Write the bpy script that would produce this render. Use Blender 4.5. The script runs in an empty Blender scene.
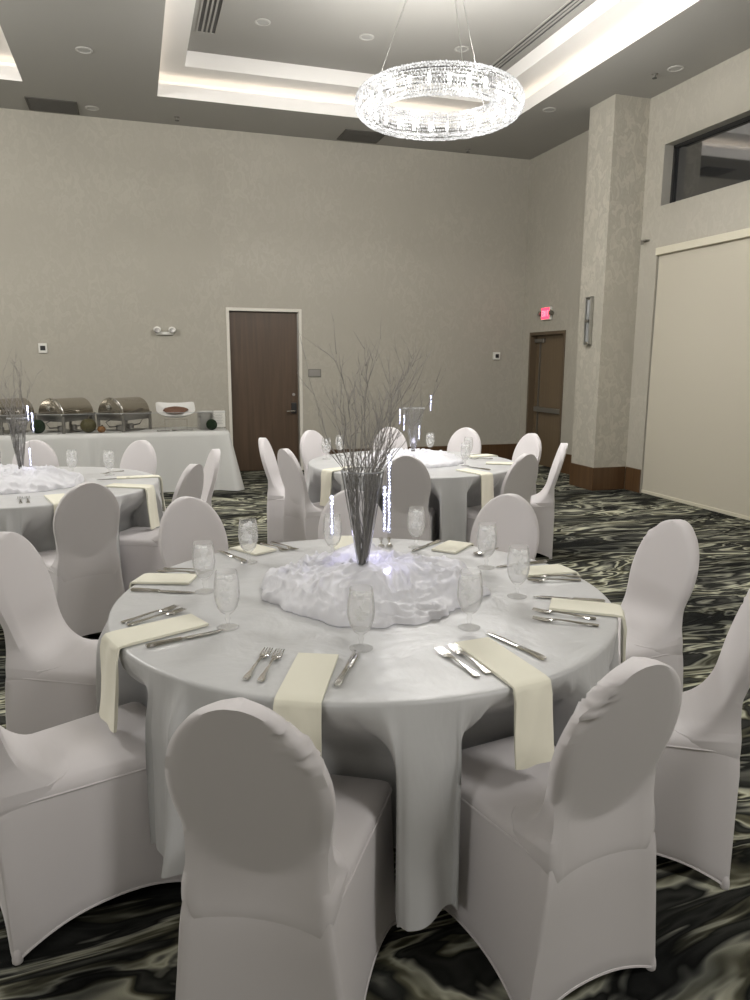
import bpy, math, random
from mathutils import Vector, Matrix, noise
random.seed(7)
C = bpy.context.scene.collection
PI = math.pi
R = math.radians

# ------------------------------------------------------------------ helpers
class MB:
    def __init__(self):
        self.v = []; self.f = []; self.m = []; self.mi = 0
    def add(self, vs, fs):
        n = len(self.v); self.v += [tuple(p) for p in vs]
        for f in fs:
            self.f.append([i + n for i in f]); self.m.append(self.mi)
        return self
    def box(self, x0, x1, y0, y1, z0, z1):
        vs = [(x, y, z) for z in (z0, z1) for y in (y0, y1) for x in (x0, x1)]
        return self.add(vs, [(0,2,3,1),(4,5,7,6),(0,1,5,4),(2,6,7,3),(0,4,6,2),(1,3,7,5)])
    def obox(self, M, sx, sy, sz):
        vs = [M @ Vector((x*sx, y*sy, z*sz)) for z in (-.5,.5) for y in (-.5,.5) for x in (-.5,.5)]
        return self.add(vs, [(0,2,3,1),(4,5,7,6),(0,1,5,4),(2,6,7,3),(0,4,6,2),(1,3,7,5)])
    def loft(self, rings, closed=True, cap0=False, cap1=False):
        k = len(rings[0]); vs = [p for r in rings for p in r]; fs = []
        for i in range(len(rings)-1):
            for j in range(k if closed else k-1):
                a = i*k+j; b = i*k+(j+1) % k
                fs.append((a, b, b+k, a+k))
        if cap0: fs.append(tuple(reversed(range(k))))
        if cap1: fs.append(tuple(range((len(rings)-1)*k, len(rings)*k)))
        return self.add(vs, fs)
    def lathe(self, prof, seg=24, c=(0,0,0), M=None):
        rings = []
        for r, z in prof:
            ring = []
            for k in range(seg):
                a = 2*PI*k/seg
                p = Vector((r*math.cos(a), r*math.sin(a), z))
                p = (M @ p) if M else p + Vector(c)
                ring.append(p)
            rings.append(ring)
        return self.loft(rings, True, prof[0][0] > 1e-5, prof[-1][0] > 1e-5)
    def tube(self, pts, rad, seg=6, caps=True, closed=False):
        pts = [Vector(p) for p in pts]; n = len(pts)
        if not hasattr(rad, '__len__'): rad = [rad]*n
        rings = []; up = None
        for i in range(n):
            if closed: t = pts[(i+1) % n]-pts[i-1]
            else: t = pts[min(i+1, n-1)]-pts[max(i-1, 0)]
            if t.length < 1e-9: t = Vector((0,0,1))
            t.normalize()
            if up is None: up = Vector((0,0,1)) if abs(t.z) < .9 else Vector((1,0,0))
            s = t.cross(up)
            if s.length < 1e-6: s = t.cross(Vector((1,0,0)))
            s.normalize(); w = s.cross(t); up = w
            rings.append([pts[i]+(s*math.cos(2*PI*k/seg)+w*math.sin(2*PI*k/seg))*rad[i] for k in range(seg)])
        if closed:
            rings.append(rings[0])
            return self.loft(rings, True)
        return self.loft(rings, True, caps, caps)
    def xform(self, M, start=0):
        for i in range(start, len(self.v)): self.v[i] = tuple(M @ Vector(self.v[i]))
        return self
    def build(self, name, mat, parent=None, smooth=True, bevel=0, angle=40):
        me = bpy.data.meshes.new(name); me.from_pydata(self.v, [], self.f)
        mats = mat if isinstance(mat, (list, tuple)) else [mat]
        for m in mats: me.materials.append(m)
        for p, i in zip(me.polygons, self.m):
            p.material_index = i; p.use_smooth = bool(smooth)
        me.update()
        import bmesh
        bm = bmesh.new(); bm.from_mesh(me)
        bmesh.ops.recalc_face_normals(bm, faces=bm.faces); bm.to_mesh(me); bm.free()
        if smooth and angle: me.set_sharp_from_angle(angle=R(angle))
        o = bpy.data.objects.new(name, me); C.objects.link(o)
        if parent: o.parent = parent
        if bevel:
            b = o.modifiers.new('bevel', 'BEVEL'); b.width = bevel; b.segments = 2; b.limit_method = 'ANGLE'; b.angle_limit = R(35)
        return o

def tag(o, label=None, cat=None, group=None, kind=None):
    if label: o['label'] = label
    if cat: o['category'] = cat
    if group: o['group'] = group
    if kind: o['kind'] = kind
    return o
def thing(name, label, cat, loc=(0,0,0), rz=0, group=None):
    o = bpy.data.objects.new(name, None); C.objects.link(o)
    o.empty_display_size = .05
    o.location = loc; o.rotation_euler = (0, 0, rz)
    return tag(o, label, cat, group)
def dup(root, loc, rz, label, group=None, swap=None):
    r = root.copy(); C.objects.link(r); r.location = loc; r.rotation_euler = (0, 0, rz); r['label'] = label
    if group: r['group'] = group
    for ch in list(root.children):
        c = ch.copy(); C.objects.link(c); c.parent = r
        if swap and c.name.split('.')[0] in swap: c.data = swap[c.name.split('.')[0]]
        for g in ch.children:
            d = g.copy(); C.objects.link(d); d.parent = c
    return r
def struct(o): o['kind'] = 'structure'; return o
def lerp(a, b, t): return a+(b-a)*t
def sstep(t): t = max(0, min(1, t)); return t*t*(3-2*t)

# ------------------------------------------------------------------ materials
def newmat(name):
    m = bpy.data.materials.new(name); m.use_nodes = True
    nt = m.node_tree; b = nt.nodes['Principled BSDF']
    return m, nt, b
def N(nt, t, **kw):
    n = nt.nodes.new(t)
    for k, v in kw.items():
        if k in n.inputs: n.inputs[k].default_value = v
        else: setattr(n, k, v)
    return n
def prin(name, col, rough=.5, metal=0, spec=.5, sheen=0, bump=0, bscale=200, bdist=.001):
    m, nt, b = newmat(name)
    b.inputs['Base Color'].default_value = (*col, 1); b.inputs['Roughness'].default_value = rough
    b.inputs['Metallic'].default_value = metal; b.inputs['Specular IOR Level'].default_value = spec
    if sheen: b.inputs['Sheen Weight'].default_value = sheen
    if bump:
        tc = N(nt, 'ShaderNodeTexCoord'); n = N(nt, 'ShaderNodeTexNoise', Scale=bscale, Detail=3.0)
        nt.links.new(tc.outputs['Object'], n.inputs['Vector'])
        bp = N(nt, 'ShaderNodeBump', Strength=bump, Distance=bdist)
        nt.links.new(n.outputs['Fac'], bp.inputs['Height']); nt.links.new(bp.outputs['Normal'], b.inputs['Normal'])
    return m
def emis(name, col, s):
    m, nt, b = newmat(name)
    b.inputs['Base Color'].default_value = (*col, 1)
    b.inputs['Emission Color'].default_value = (*col, 1); b.inputs['Emission Strength'].default_value = s
    return m
def ramp(nt, stops, interp='LINEAR'):
    r = nt.nodes.new('ShaderNodeValToRGB'); r.color_ramp.interpolation = interp
    e = r.color_ramp.elements
    while len(e) < len(stops): e.new(.5)
    for i, (p, c) in enumerate(stops):
        e[i].position = p; e[i].color = (*c, 1) if len(c) == 3 else c
    return r
def thin_glass(name, tint=(1,1,1), haze=0.0, rough=0.02, gl=1.0, hazecol=(.8,.82,.84), blend=.2):
    m, nt, b = newmat(name); nt.nodes.remove(b)
    out = nt.nodes['Material Output']
    tr = N(nt, 'ShaderNodeBsdfTransparent', Color=(*tint, 1)); gs = N(nt, 'ShaderNodeBsdfGlossy', Roughness=rough)
    lw = N(nt, 'ShaderNodeLayerWeight', Blend=blend)
    mt = N(nt, 'ShaderNodeMath', operation='MULTIPLY'); mt.inputs[1].default_value = gl
    nt.links.new(lw.outputs['Fresnel'], mt.inputs[0])
    mx = N(nt, 'ShaderNodeMixShader'); nt.links.new(mt.outputs[0], mx.inputs[0])
    nt.links.new(tr.outputs[0], mx.inputs[1]); nt.links.new(gs.outputs[0], mx.inputs[2])
    last = mx
    if haze:
        d = N(nt, 'ShaderNodeBsdfDiffuse', Color=(*hazecol, 1)); t2 = N(nt, 'ShaderNodeBsdfTranslucent', Color=(*hazecol, 1))
        a = N(nt, 'ShaderNodeMixShader', Fac=.5); nt.links.new(d.outputs[0], a.inputs[1]); nt.links.new(t2.outputs[0], a.inputs[2])
        m2 = N(nt, 'ShaderNodeMixShader', Fac=haze); nt.links.new(mx.outputs[0], m2.inputs[1]); nt.links.new(a.outputs[0], m2.inputs[2]); last = m2
    nt.links.new(last.outputs[0], out.inputs['Surface'])
    return m

M = {}
M['chair'] = prin('chair_spandex', (.672,.643,.648), .62, 0, .35, .25, .15, 900, .0006)
M['napkin'] = prin('napkin_cotton', (.82,.80,.67), .8, 0, .2, .2, .25, 700, .0008)
M['steel'] = prin('polished_steel', (.62,.61,.58), .16, 1)
M['chafer'] = prin('chafer_steel', (.50,.47,.42), .13, 1)
M['dsteel'] = prin('brushed_steel', (.34,.33,.31), .38, 1)
M['black'] = prin('black_plastic', (.02,.02,.02), .4)
M['white'] = prin('white_plastic', (.72,.71,.66), .45)
M['greyp'] = prin('grey_plaque', (.20,.19,.17), .5)
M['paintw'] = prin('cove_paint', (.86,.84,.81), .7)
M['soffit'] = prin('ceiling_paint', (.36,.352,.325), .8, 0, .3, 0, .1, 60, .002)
M['shade'] = prin('shade_fabric', (.50,.468,.385), .85, 0, .2, 0, .15, 500, .0006)
M['cass'] = prin('shade_cassette', (.60,.565,.45), .6)
M['frame'] = prin('door_frame_paint', (.66,.635,.565), .5)
M['dframe'] = prin('brown_frame', (.105,.075,.045), .5)
M['reveal'] = prin('window_reveal', (.40,.385,.34), .6)
M['linen'] = prin('buffet_linen', (.55,.55,.53), .7, 0, .3, .15, .15, 400, .0008)
M['plate'] = prin('china_white', (.66,.655,.63), .25)
M['card'] = prin('card_paper', (.78,.77,.73), .7)
M['ink'] = prin('card_ink', (.25,.25,.25), .8)
M['meat'] = prin('roast_brown', (.13,.066,.042), .55, 0, .4, 0, .8, 60, .01)
M['moss'] = prin('moss_green', (.012,.028,.010), .95, 0, .1, 0, 1, 140, .01)
M['gourd'] = prin('gourd_green', (.075,.065,.022), .55, 0, .4, 0, .4, 30, .004)
M['gourdo'] = prin('gourd_orange', (.20,.09,.02), .5)
M['stem'] = prin('gourd_stem', (.06,.05,.03), .8)
M['twig'] = prin('silver_twig', (.33,.315,.295), .5, .2)
M['wire'] = prin('steel_wire', (.5,.5,.48), .3, 1)
M['chframe'] = prin('chandelier_frame', (.10,.10,.10), .7, 0)
M['ice'] = thin_glass('ice', (1,1,1), .45, .05, .5, (.95,.96,.96), .1)
M['water'] = thin_glass('ice_water', (1,1,1), .22, .02, .3, (.95,.95,.95), .08)
M['goblet'] = thin_glass('goblet_glass', (1,1,1), .10, .03, .55, (.95,.95,.94), .14)
M['vase'] = thin_glass('vase_glass', (.90,.905,.91), .05, .04, .8)
M['acryl'] = thin_glass('clear_acrylic', (.985,.985,.98), .012, .03, .35)
M['acedge'] = thin_glass('acrylic_edge', (.92,.93,.92), .45, .2, 1.0)
M['tubep'] = thin_glass('icicle_tube', (.96,.97,1), .06, .05, 1.0)
M['led'] = emis('icicle_led', (.74,.76,1.0), 3.0)
M['puck'] = emis('led_light', (.70,.66,1.0), 3.0)
M['strip'] = emis('cove_led', (1.0,.90,.78), 1.7)
M['exit'] = emis('exit_red', (1.0,.05,.11), 1.25)
M['exitl'] = emis('exit_letters', (1.0,.22,.28), 1.35)

def m_satin():
    m, nt, b = newmat('grey_satin')
    b.inputs['Base Color'].default_value = (.545,.55,.55, 1); b.inputs['Roughness'].default_value = .40
    b.inputs['Specular IOR Level'].default_value = .55; b.inputs['Sheen Weight'].default_value = .25
    tc = N(nt, 'ShaderNodeTexCoord')
    n1 = N(nt, 'ShaderNodeTexNoise', Scale=4.5, Detail=4.0, Distortion=.35); n2 = N(nt, 'ShaderNodeTexNoise', Scale=300.0, Detail=2.0)
    mp = N(nt, 'ShaderNodeMapping'); mp.inputs['Scale'].default_value = (1, 1, .35)
    nt.links.new(tc.outputs['Object'], mp.inputs[0]); nt.links.new(mp.outputs[0], n1.inputs['Vector']); nt.links.new(tc.outputs['Object'], n2.inputs['Vector'])
    b1 = N(nt, 'ShaderNodeBump', Strength=.75, Distance=.018); b2 = N(nt, 'ShaderNodeBump', Strength=.1, Distance=.001)
    nt.links.new(n1.outputs['Fac'], b1.inputs['Height']); nt.links.new(n2.outputs['Fac'], b2.inputs['Height'])
    nt.links.new(b1.outputs['Normal'], b2.inputs['Normal']); nt.links.new(b2.outputs['Normal'], b.inputs['Normal'])
    return m
M['satin'] = m_satin()
def m_chiffon():
    m, nt, b = newmat('white_organza')
    b.inputs['Base Color'].default_value = (.92,.92,.95, 1); b.inputs['Roughness'].default_value = .45
    b.inputs['Sheen Weight'].default_value = .4; b.inputs['Specular IOR Level'].default_value = .4
    tl = N(nt, 'ShaderNodeBsdfTranslucent', Color=(.85,.85,.92,1)); mx = N(nt, 'ShaderNodeMixShader', Fac=.25)
    nt.links.new(b.outputs[0], mx.inputs[1]); nt.links.new(tl.outputs[0], mx.inputs[2])
    nt.links.new(mx.outputs[0], nt.nodes['Material Output'].inputs['Surface'])
    return m
M['organza'] = m_chiffon()
def m_wall(name, k=1.0, contrast=1.0):
    m, nt, b = newmat(name)
    tc = N(nt, 'ShaderNodeTexCoord')
    # scroll-work motif: thin loops traced by a warped noise, plus soft mottling and vertical drops
    n1 = N(nt, 'ShaderNodeTexNoise', Scale=7.0, Detail=2.2, Roughness=.55, Distortion=.7)
    r1 = ramp(nt, [(.38,(.35,.35,.35)),(.44,(.0,.0,.0)),(.50,(.25,.25,.25)),(.56,(1,1,1)),(.62,(.7,.7,.7)),(.70,(.2,.2,.2))])
    n2 = N(nt, 'ShaderNodeTexNoise', Scale=1.1, Detail=3.0); r2 = ramp(nt, [(.36,(.15,.15,.15)),(.60,(1,1,1))])
    mpw = N(nt, 'ShaderNodeMapping'); mpw.inputs['Scale'].default_value = (1.6,1.6,1.0); nt.links.new(tc.outputs['Object'], mpw.inputs[0])
    nt.links.new(mpw.outputs[0], n1.inputs['Vector']); nt.links.new(tc.outputs['Object'], n2.inputs['Vector'])
    nt.links.new(n1.outputs['Fac'], r1.inputs[0]); nt.links.new(n2.outputs['Fac'], r2.inputs[0])
    mul = N(nt, 'ShaderNodeMath', operation='MULTIPLY'); nt.links.new(r1.outputs[0], mul.inputs[0]); nt.links.new(r2.outputs[0], mul.inputs[1])
    mx = N(nt, 'ShaderNodeMix', data_type='RGBA')
    c0 = (.395*k,.373*k,.317*k); c1 = tuple(c*(1+.085*contrast) for c in c0)
    mx.inputs[6].default_value = (*c0, 1); mx.inputs[7].default_value = (*c1, 1)
    nt.links.new(mul.outputs[0], mx.inputs[0]); nt.links.new(mx.outputs[2], b.inputs['Base Color'])
    rr = N(nt, 'ShaderNodeMapRange'); rr.inputs[3].default_value = .68; rr.inputs[4].default_value = .45
    nt.links.new(mul.outputs[0], rr.inputs[0]); nt.links.new(rr.outputs[0], b.inputs['Roughness'])
    b.inputs['Specular IOR Level'].default_value = .35
    nb = N(nt, 'ShaderNodeTexNoise', Scale=240.0); nt.links.new(tc.outputs['Object'], nb.inputs['Vector'])
    bp = N(nt, 'ShaderNodeBump', Strength=.12, Distance=.002); nt.links.new(nb.outputs['Fac'], bp.inputs['Height']); nt.links.new(bp.outputs['Normal'], b.inputs['Normal'])
    return m
M['wall'] = m_wall('wallpaper_beige')
M['wallc'] = m_wall('wallpaper_column', 1.0, 2.8)
def m_carpet():
    m, nt, b = newmat('marbled_carpet')
    tc = N(nt, 'ShaderNodeTexCoord')
    mp = N(nt, 'ShaderNodeMapping'); mp.inputs['Rotation'].default_value = (0,0,R(14)); mp.inputs['Scale'].default_value = (.75,2.7,1)
    nt.links.new(tc.outputs['Object'], mp.inputs[0])
    w = N(nt, 'ShaderNodeTexNoise', Scale=.8, Detail=2.0); nt.links.new(mp.outputs[0], w.inputs['Vector'])
    sc = N(nt, 'ShaderNodeVectorMath', operation='SCALE'); sc.inputs['Scale'].default_value = 1.5; nt.links.new(w.outputs['Color'], sc.inputs[0])
    ad = N(nt, 'ShaderNodeVectorMath', operation='ADD'); nt.links.new(mp.outputs[0], ad.inputs[0]); nt.links.new(sc.outputs[0], ad.inputs[1])
    n = N(nt, 'ShaderNodeTexNoise', Scale=1.25, Detail=4.0, Roughness=.5, Distortion=1.1); nt.links.new(ad.outputs[0], n.inputs['Vector'])
    K=(.012,.013,.012); D=(.04,.041,.038); G=(.15,.15,.132); O=(.095,.092,.065); W=(.42,.42,.34)
    r = ramp(nt, [(.25,W),(.30,G),(.345,D),(.38,K),(.415,O),(.445,W),(.46,G),(.475,K),(.51,D),(.535,K),(.552,O),(.57,W),(.60,G),(.615,K),(.65,D),(.69,G),(.73,W),(.80,D)])
    nt.links.new(n.outputs['Fac'], r.inputs[0])
    n2 = N(nt, 'ShaderNodeTexNoise', Scale=.85, Detail=3.0, Distortion=.6); nt.links.new(ad.outputs[0], n2.inputs['Vector'])
    r2 = ramp(nt, [(.40,(.28,.29,.30)),(.48,(.8,.8,.78)),(.58,(1.5,1.5,1.42))]); nt.links.new(n2.outputs['Fac'], r2.inputs[0])
    mx = N(nt, 'ShaderNodeMix', data_type='RGBA', blend_type='MULTIPLY'); mx.inputs[0].default_value = 1
    nt.links.new(r.outputs[0], mx.inputs[6]); nt.links.new(r2.outputs[0], mx.inputs[7]); nt.links.new(mx.outputs[2], b.inputs['Base Color'])
    b.inputs['Roughness'].default_value = .95; b.inputs['Specular IOR Level'].default_value = .1
    nb = N(nt, 'ShaderNodeTexNoise', Scale=350.0); nt.links.new(tc.outputs['Object'], nb.inputs['Vector'])
    bp = N(nt, 'ShaderNodeBump', Strength=.5, Distance=.004); nt.links.new(nb.outputs['Fac'], bp.inputs['Height']); nt.links.new(bp.outputs['Normal'], b.inputs['Normal'])
    return m
M['carpet'] = m_carpet()
def m_wood(name, c0, c1, rough=.45):
    m, nt, b = newmat(name)
    tc = N(nt, 'ShaderNodeTexCoord'); mp = N(nt, 'ShaderNodeMapping'); mp.inputs['Scale'].default_value = (14,14,.7)
    n = N(nt, 'ShaderNodeTexNoise', Scale=1.6, Detail=6.0, Distortion=.4); nt.links.new(tc.outputs['Object'], mp.inputs[0]); nt.links.new(mp.outputs[0], n.inputs['Vector'])
    r = ramp(nt, [(.3,c0),(.7,c1)]); nt.links.new(n.outputs['Fac'], r.inputs[0]); nt.links.new(r.outputs[0], b.inputs['Base Color'])
    b.inputs['Roughness'].default_value = rough
    return m
M['door'] = m_wood('door_walnut', (.060,.036,.020), (.090,.056,.032))
M['edoor'] = m_wood('exit_door_brown', (.125,.088,.05), (.15,.108,.063))
M['base'] = m_wood('baseboard_wood', (.075,.038,.016), (.105,.058,.026), .4)
def m_pane():
    m, nt, b = newmat('night_window_glass')
    b.inputs['Base Color'].default_value = (.012,.013,.015,1); b.inputs['Roughness'].default_value = .04
    b.inputs['IOR'].default_value = 2.3; b.inputs['Coat Weight'].default_value = 1.0; b.inputs['Coat Roughness'].default_value = .03
    return m
M['pane'] = m_pane()
def m_crystal():
    m, nt, b = newmat('lit_crystal')
    b.inputs['Base Color'].default_value = (.02,.02,.02,1); b.inputs['Roughness'].default_value = .5; b.inputs['Specular IOR Level'].default_value = 0
    b.inputs['Emission Color'].default_value = (1,.99,.965,1)
    tc = N(nt, 'ShaderNodeTexCoord'); n = N(nt, 'ShaderNodeTexNoise', Scale=38.0, Detail=2.0); n2 = N(nt, 'ShaderNodeTexNoise', Scale=9.0)
    nt.links.new(tc.outputs['Object'], n.inputs['Vector']); nt.links.new(tc.outputs['Object'], n2.inputs['Vector'])
    ad = N(nt, 'ShaderNodeMath', operation='ADD'); nt.links.new(n.outputs['Fac'], ad.inputs[0]); nt.links.new(n2.outputs['Fac'], ad.inputs[1])
    mr = N(nt, 'ShaderNodeMapRange'); mr.inputs[1].default_value = .75; mr.inputs[2].default_value = 1.25; mr.inputs[3].default_value = .2; mr.inputs[4].default_value = .78
    nt.links.new(ad.outputs[0], mr.inputs[0]); nt.links.new(mr.outputs[0], b.inputs['Emission Strength'])  # emission paints bulb light and sparkle onto the beads, varied by noise
    tr = N(nt, 'ShaderNodeBsdfTransparent'); mx = N(nt, 'ShaderNodeMixShader', Fac=.25)
    nt.links.new(b.outputs[0], mx.inputs[1]); nt.links.new(tr.outputs[0], mx.inputs[2]); nt.links.new(mx.outputs[0], nt.nodes['Material Output'].inputs['Surface'])
    return m
M['crystal'] = m_crystal()
M['bulb'] = emis('chandelier_bulb', (1.0,.97,.93), 2.0)

# ------------------------------------------------------------------ room shell
X0, X1, Y0, Y1, H = -6.67, 6.06, -6.3, 10.99, 4.744
fl = MB().add([(X0-.2,Y0-.2,0),(X1+.4,Y0-.2,0),(X1+.4,Y1+.4,0),(X0-.2,Y1+.4,0)], [(0,1,2,3)]).build('floor', M['carpet'], smooth=False); struct(fl)

def wall(name, axis, at, out, us, zs, holes, mat):
    """slab wall from cells; holes = [(u0,u1,z0,z1)] become real openings with reveals"""
    us = sorted(set(us + [h for q in holes for h in q[:2]])); zs = sorted(set(zs + [h for q in holes for h in q[2:]]))
    nu, nz = len(us)-1, len(zs)-1
    solid = lambda i, j: 0 <= i < nu and 0 <= j < nz and not any(q[0]-1e-6 <= us[i] < q[1]-1e-6 and q[2]-1e-6 <= zs[j] < q[3]-1e-6 for q in holes)
    b = MB(); P = (lambda u, d, z: (u, at+d, z)) if axis == 'y' else (lambda u, d, z: (at+d, u, z))
    for i in range(nu):
        for j in range(nz):
            if not solid(i, j): continue
            u0, u1, z0, z1 = us[i], us[i+1], zs[j], zs[j+1]
            for d in (0, out): b.add([P(u0,d,z0),P(u1,d,z0),P(u1,d,z1),P(u0,d,z1)], [(0,1,2,3)])
            for di, dj, e in ((-1,0,((u0,z0),(u0,z1))),(1,0,((u1,z0),(u1,z1))),(0,-1,((u0,z0),(u1,z0))),(0,1,((u0,z1),(u1,z1)))):
                if not solid(i+di, j+dj):
                    (a, c), (e1, f1) = e
                    b.add([P(a,0,c),P(e1,0,f1),P(e1,out,f1),P(a,out,c)], [(0,1,2,3)])
    import bmesh
    o = b.build(name, mat, smooth=False)
    bm = bmesh.new(); bm.from_mesh(o.data); bmesh.ops.remove_doubles(bm, verts=bm.verts, dist=1e-5); bmesh.ops.recalc_face_normals(bm, faces=bm.faces); bm.to_mesh(o.data); bm.free()
    return struct(o)
D1 = (1.285, 2.385, 0, 2.385)                       # back door opening
D2 = (9.72, 10.76, 0, 2.10)                         # exit door opening
WN = (4.9, 7.80, 3.46, 4.15)                        # clerestory window
SH = (2.6, 7.80, 0, 2.99)                           # roller-shade recess
wall('wall_back', 'y', Y1, .25, [X0-.25, X1+.25], [0, H], [D1], M['wall'])
wall('wall_right', 'x', X1, .25, [Y0-.25, Y1], [0, H], [D2, WN, SH], M['wall'])
wall('wall_left', 'x', X0, -.25, [Y0-.25, Y1], [0, H], [], M['wall'])
wall('wall_front', 'y', Y0, -.25, [X0, X1], [0, H], [], M['wall'])
col = MB().box(5.57, 6.06, 8.12, 8.64, 0, H).build('column', M['wallc'], smooth=False); struct(col)

# ceiling with two recessed cove trays
c = MB(); tr = [(-5.48,-1.04),(.43,4.87)]; TY = (3.02, 9.92)
xs = [X0, tr[0][0], tr[0][1], tr[1][0], tr[1][1], X1]; ys = [Y0, TY[0], TY[1], Y1]
for i in range(5):
    for j in range(3):
        if i in (1, 3) and j == 1: continue
        c.add([(xs[i],ys[j],H),(xs[i+1],ys[j],H),(xs[i+1],ys[j+1],H),(xs[i],ys[j+1],H)], [(0,1,2,3)])
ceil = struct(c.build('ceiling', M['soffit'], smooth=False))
def rect(x, o, z): return [(x[0]-o,TY[0]-o,z),(x[1]+o,TY[0]-o,z),(x[1]+o,TY[1]+o,z),(x[0]-o,TY[1]+o,z)]
Z1, Z2 = 5.0, 5.18
for k, x in enumerate(tr):
    t = MB().loft([rect(x,0,H), rect(x,0,4.89), rect(x,.03,4.89), rect(x,.03,4.835), rect(x,.22,4.835), rect(x,.22,Z1), rect(x,-.31,Z1), rect(x,-.31,Z2-.03), rect(x,-.29,Z2-.03), rect(x,-.29,Z2)])
    t.build('cove', M['paintw'], ceil, smooth=False)
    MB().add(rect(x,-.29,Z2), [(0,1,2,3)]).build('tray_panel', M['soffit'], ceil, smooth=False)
    MB().loft([rect(x,.045,4.84), rect(x,.045,4.868), rect(x,.06,4.872), rect(x,.075,4.868), rect(x,.075,4.84)]).build('led_strip', M['strip'], ceil, smooth=False)

# baseboards
BH = .30
def bb(name, boxes):
    b = MB()
    for q in boxes: b.box(*q)
    return struct(b.build(name, M['base'], smooth=False, bevel=.006))
bb('baseboard_back', [(X0,D1[0]-.06,Y1-.018,Y1,0,BH),(D1[1]+.06,X1,Y1-.018,Y1,0,BH)])
bb('baseboard_right', [(X1-.018,X1,8.66,D2[0]-.06,0,BH),(X1-.018,X1,SH[1]+.005,8.10,0,BH)])
bb('baseboard_column', [(5.552,5.57,8.102,8.64,0,BH),(5.57,6.042,8.102,8.12,0,BH)])

# door_1 (walnut, back wall)
x0, x1, _, zt = D1
fr = MB(); 
for q in ((x0,x0+.045,Y1-.012,Y1+.16,0,zt),(x1-.045,x1,Y1-.012,Y1+.16,0,zt),(x0+.045,x1-.045,Y1-.012,Y1+.16,zt-.045,zt)): fr.box(*q)
d1 = struct(fr.build('door_1', M['frame'], smooth=False, bevel=.003))
MB().box(x0+.048, x1-.075, Y1+.05, Y1+.095, .012, zt-.049).build('door_leaf', M['door'], d1, smooth=False, bevel=.002)
MB().box(x1-.072, x1-.047, Y1+.045, Y1+.10, .012, zt-.049).build('edge_seal', M['dframe'], d1, smooth=False)
MB().box(x1-.060, x1-.050, Y1+.034, Y1+.045, .05, zt-.06).build('strike_strip', M['dsteel'], d1, smooth=False)
MB().box(x1-.165, x1-.085, Y1+.028, Y1+.05, .86, 1.02).build('lock_plate', M['black'], d1, smooth=False, bevel=.008)
hb = MB(); hb.tube([(x1-.125,Y1+.03,.90),(x1-.125,Y1-.015,.90),(x1-.15,Y1-.03,.90),(x1-.25,Y1-.03,.895)], .011, 10)
hb.build('door_handle', M['steel'], d1)
MB().lathe([(0,0),(.022,0),(.022,.012),(.0,.014)], 16, M=Matrix.Translation((x1-.125,Y1+.05,1.14)) @ Matrix.Rotation(PI/2,4,'X')).build('door_viewer', M['dsteel'], d1)
MB().add([(x0,Y1+.2,0),(x1,Y1+.2,0),(x1,Y1+.2,zt),(x0,Y1+.2,zt)], [(0,1,2,3)]).build('corridor_backing', M['black'], d1, smooth=False)

# door_2 (exit door, right wall)
y0, y1, _, zt = D2
fr = MB()
for q in ((X1-.015,X1+.15,y0,y0+.05,0,zt),(X1-.015,X1+.15,y1-.05,y1,0,zt),(X1-.015,X1+.15,y0+.05,y1-.05,zt-.05,zt)): fr.box(*q)
d2 = struct(fr.build('door_2', M['dframe'], smooth=False, bevel=.003))
MB().box(X1+.09, X1+.135, y0+.052, y1-.052, .01, zt-.052).build('door_leaf', M['edoor'], d2, smooth=False, bevel=.002)
pb = MB().box(X1+.03, X1+.07, y0+.09, y1-.14, .86, .935); pb.box(X1+.06, X1+.09, y0+.1, y0+.18, .85, .945); pb.box(X1+.06, X1+.09, y1-.24, y1-.16, .85, .945)
pb.build('push_bar', M['dsteel'], d2, smooth=False, bevel=.006)
MB().box(X1+.045, X1+.09, y1-.33, y1-.06, zt-.16, zt-.10).build('door_closer', M['dsteel'], d2, smooth=False, bevel=.006)
MB().box(X1+.068, X1+.09, y1-.205, y1-.185, .1, zt-.1).build('vertical_rod', M['dsteel'], d2, smooth=False)

# window_1
y0, y1, z0, z1 = WN
fr = MB(); a = X1+.125
for q in ((a,a+.06,y1-.035,y1,z0,z1),(a,a+.06,y0,y0+.035,z0,z1),(a,a+.06,y0,y1,z1-.035,z1),(a,a+.06,y0,y1,z0,z0+.02)): fr.box(*q)
w1 = struct(fr.build('window_1', M['black'], smooth=False))
MB().box(a+.03, a+.04, y0+.03, y1-.03, z0+.02, z1-.03).build('pane', M['pane'], w1, smooth=False)
lin = MB()
for q in ((X1-.001,a,y1-.004,y1,z0,z1),(X1-.001,a,y0,y1,z1-.004,z1),(X1-.001,a,y0,y1,z0,z0+.004)): lin.box(*q)
lin.build('reveal_lining', M['reveal'], w1, smooth=False)

# roller shade filling the tall recess
sh = thing('roller_shade', 'tall beige roller shade lowered to the carpet beside the wallpapered column', 'window shade', (X1+.022, 5.20, 0))
hy = (SH[1]-SH[0])/2-.01
g = MB(); rows = []
for j in range(13):
    z = .045+(2.90-.045)*j/12; rows.append([(.012*math.sin(i*.9)*math.sin(j*.4)*.3, -hy+2*hy*i/40, z) for i in range(41)])
g.loft(rows, closed=False)
rows2 = [[(p[0]+.004,p[1],p[2]) for p in r] for r in rows]; g.loft(rows2, closed=False)
g.build('shade_cloth', M['shade'], sh)
MB().box(-.055, .03, -hy, hy, 2.90, 2.985).build('cassette', M['cass'], sh, smooth=False, bevel=.006)
MB().box(-.012, .016, -hy, hy, .004, .045).build('bottom_bar', M['cass'], sh, smooth=False, bevel=.004)

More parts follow.
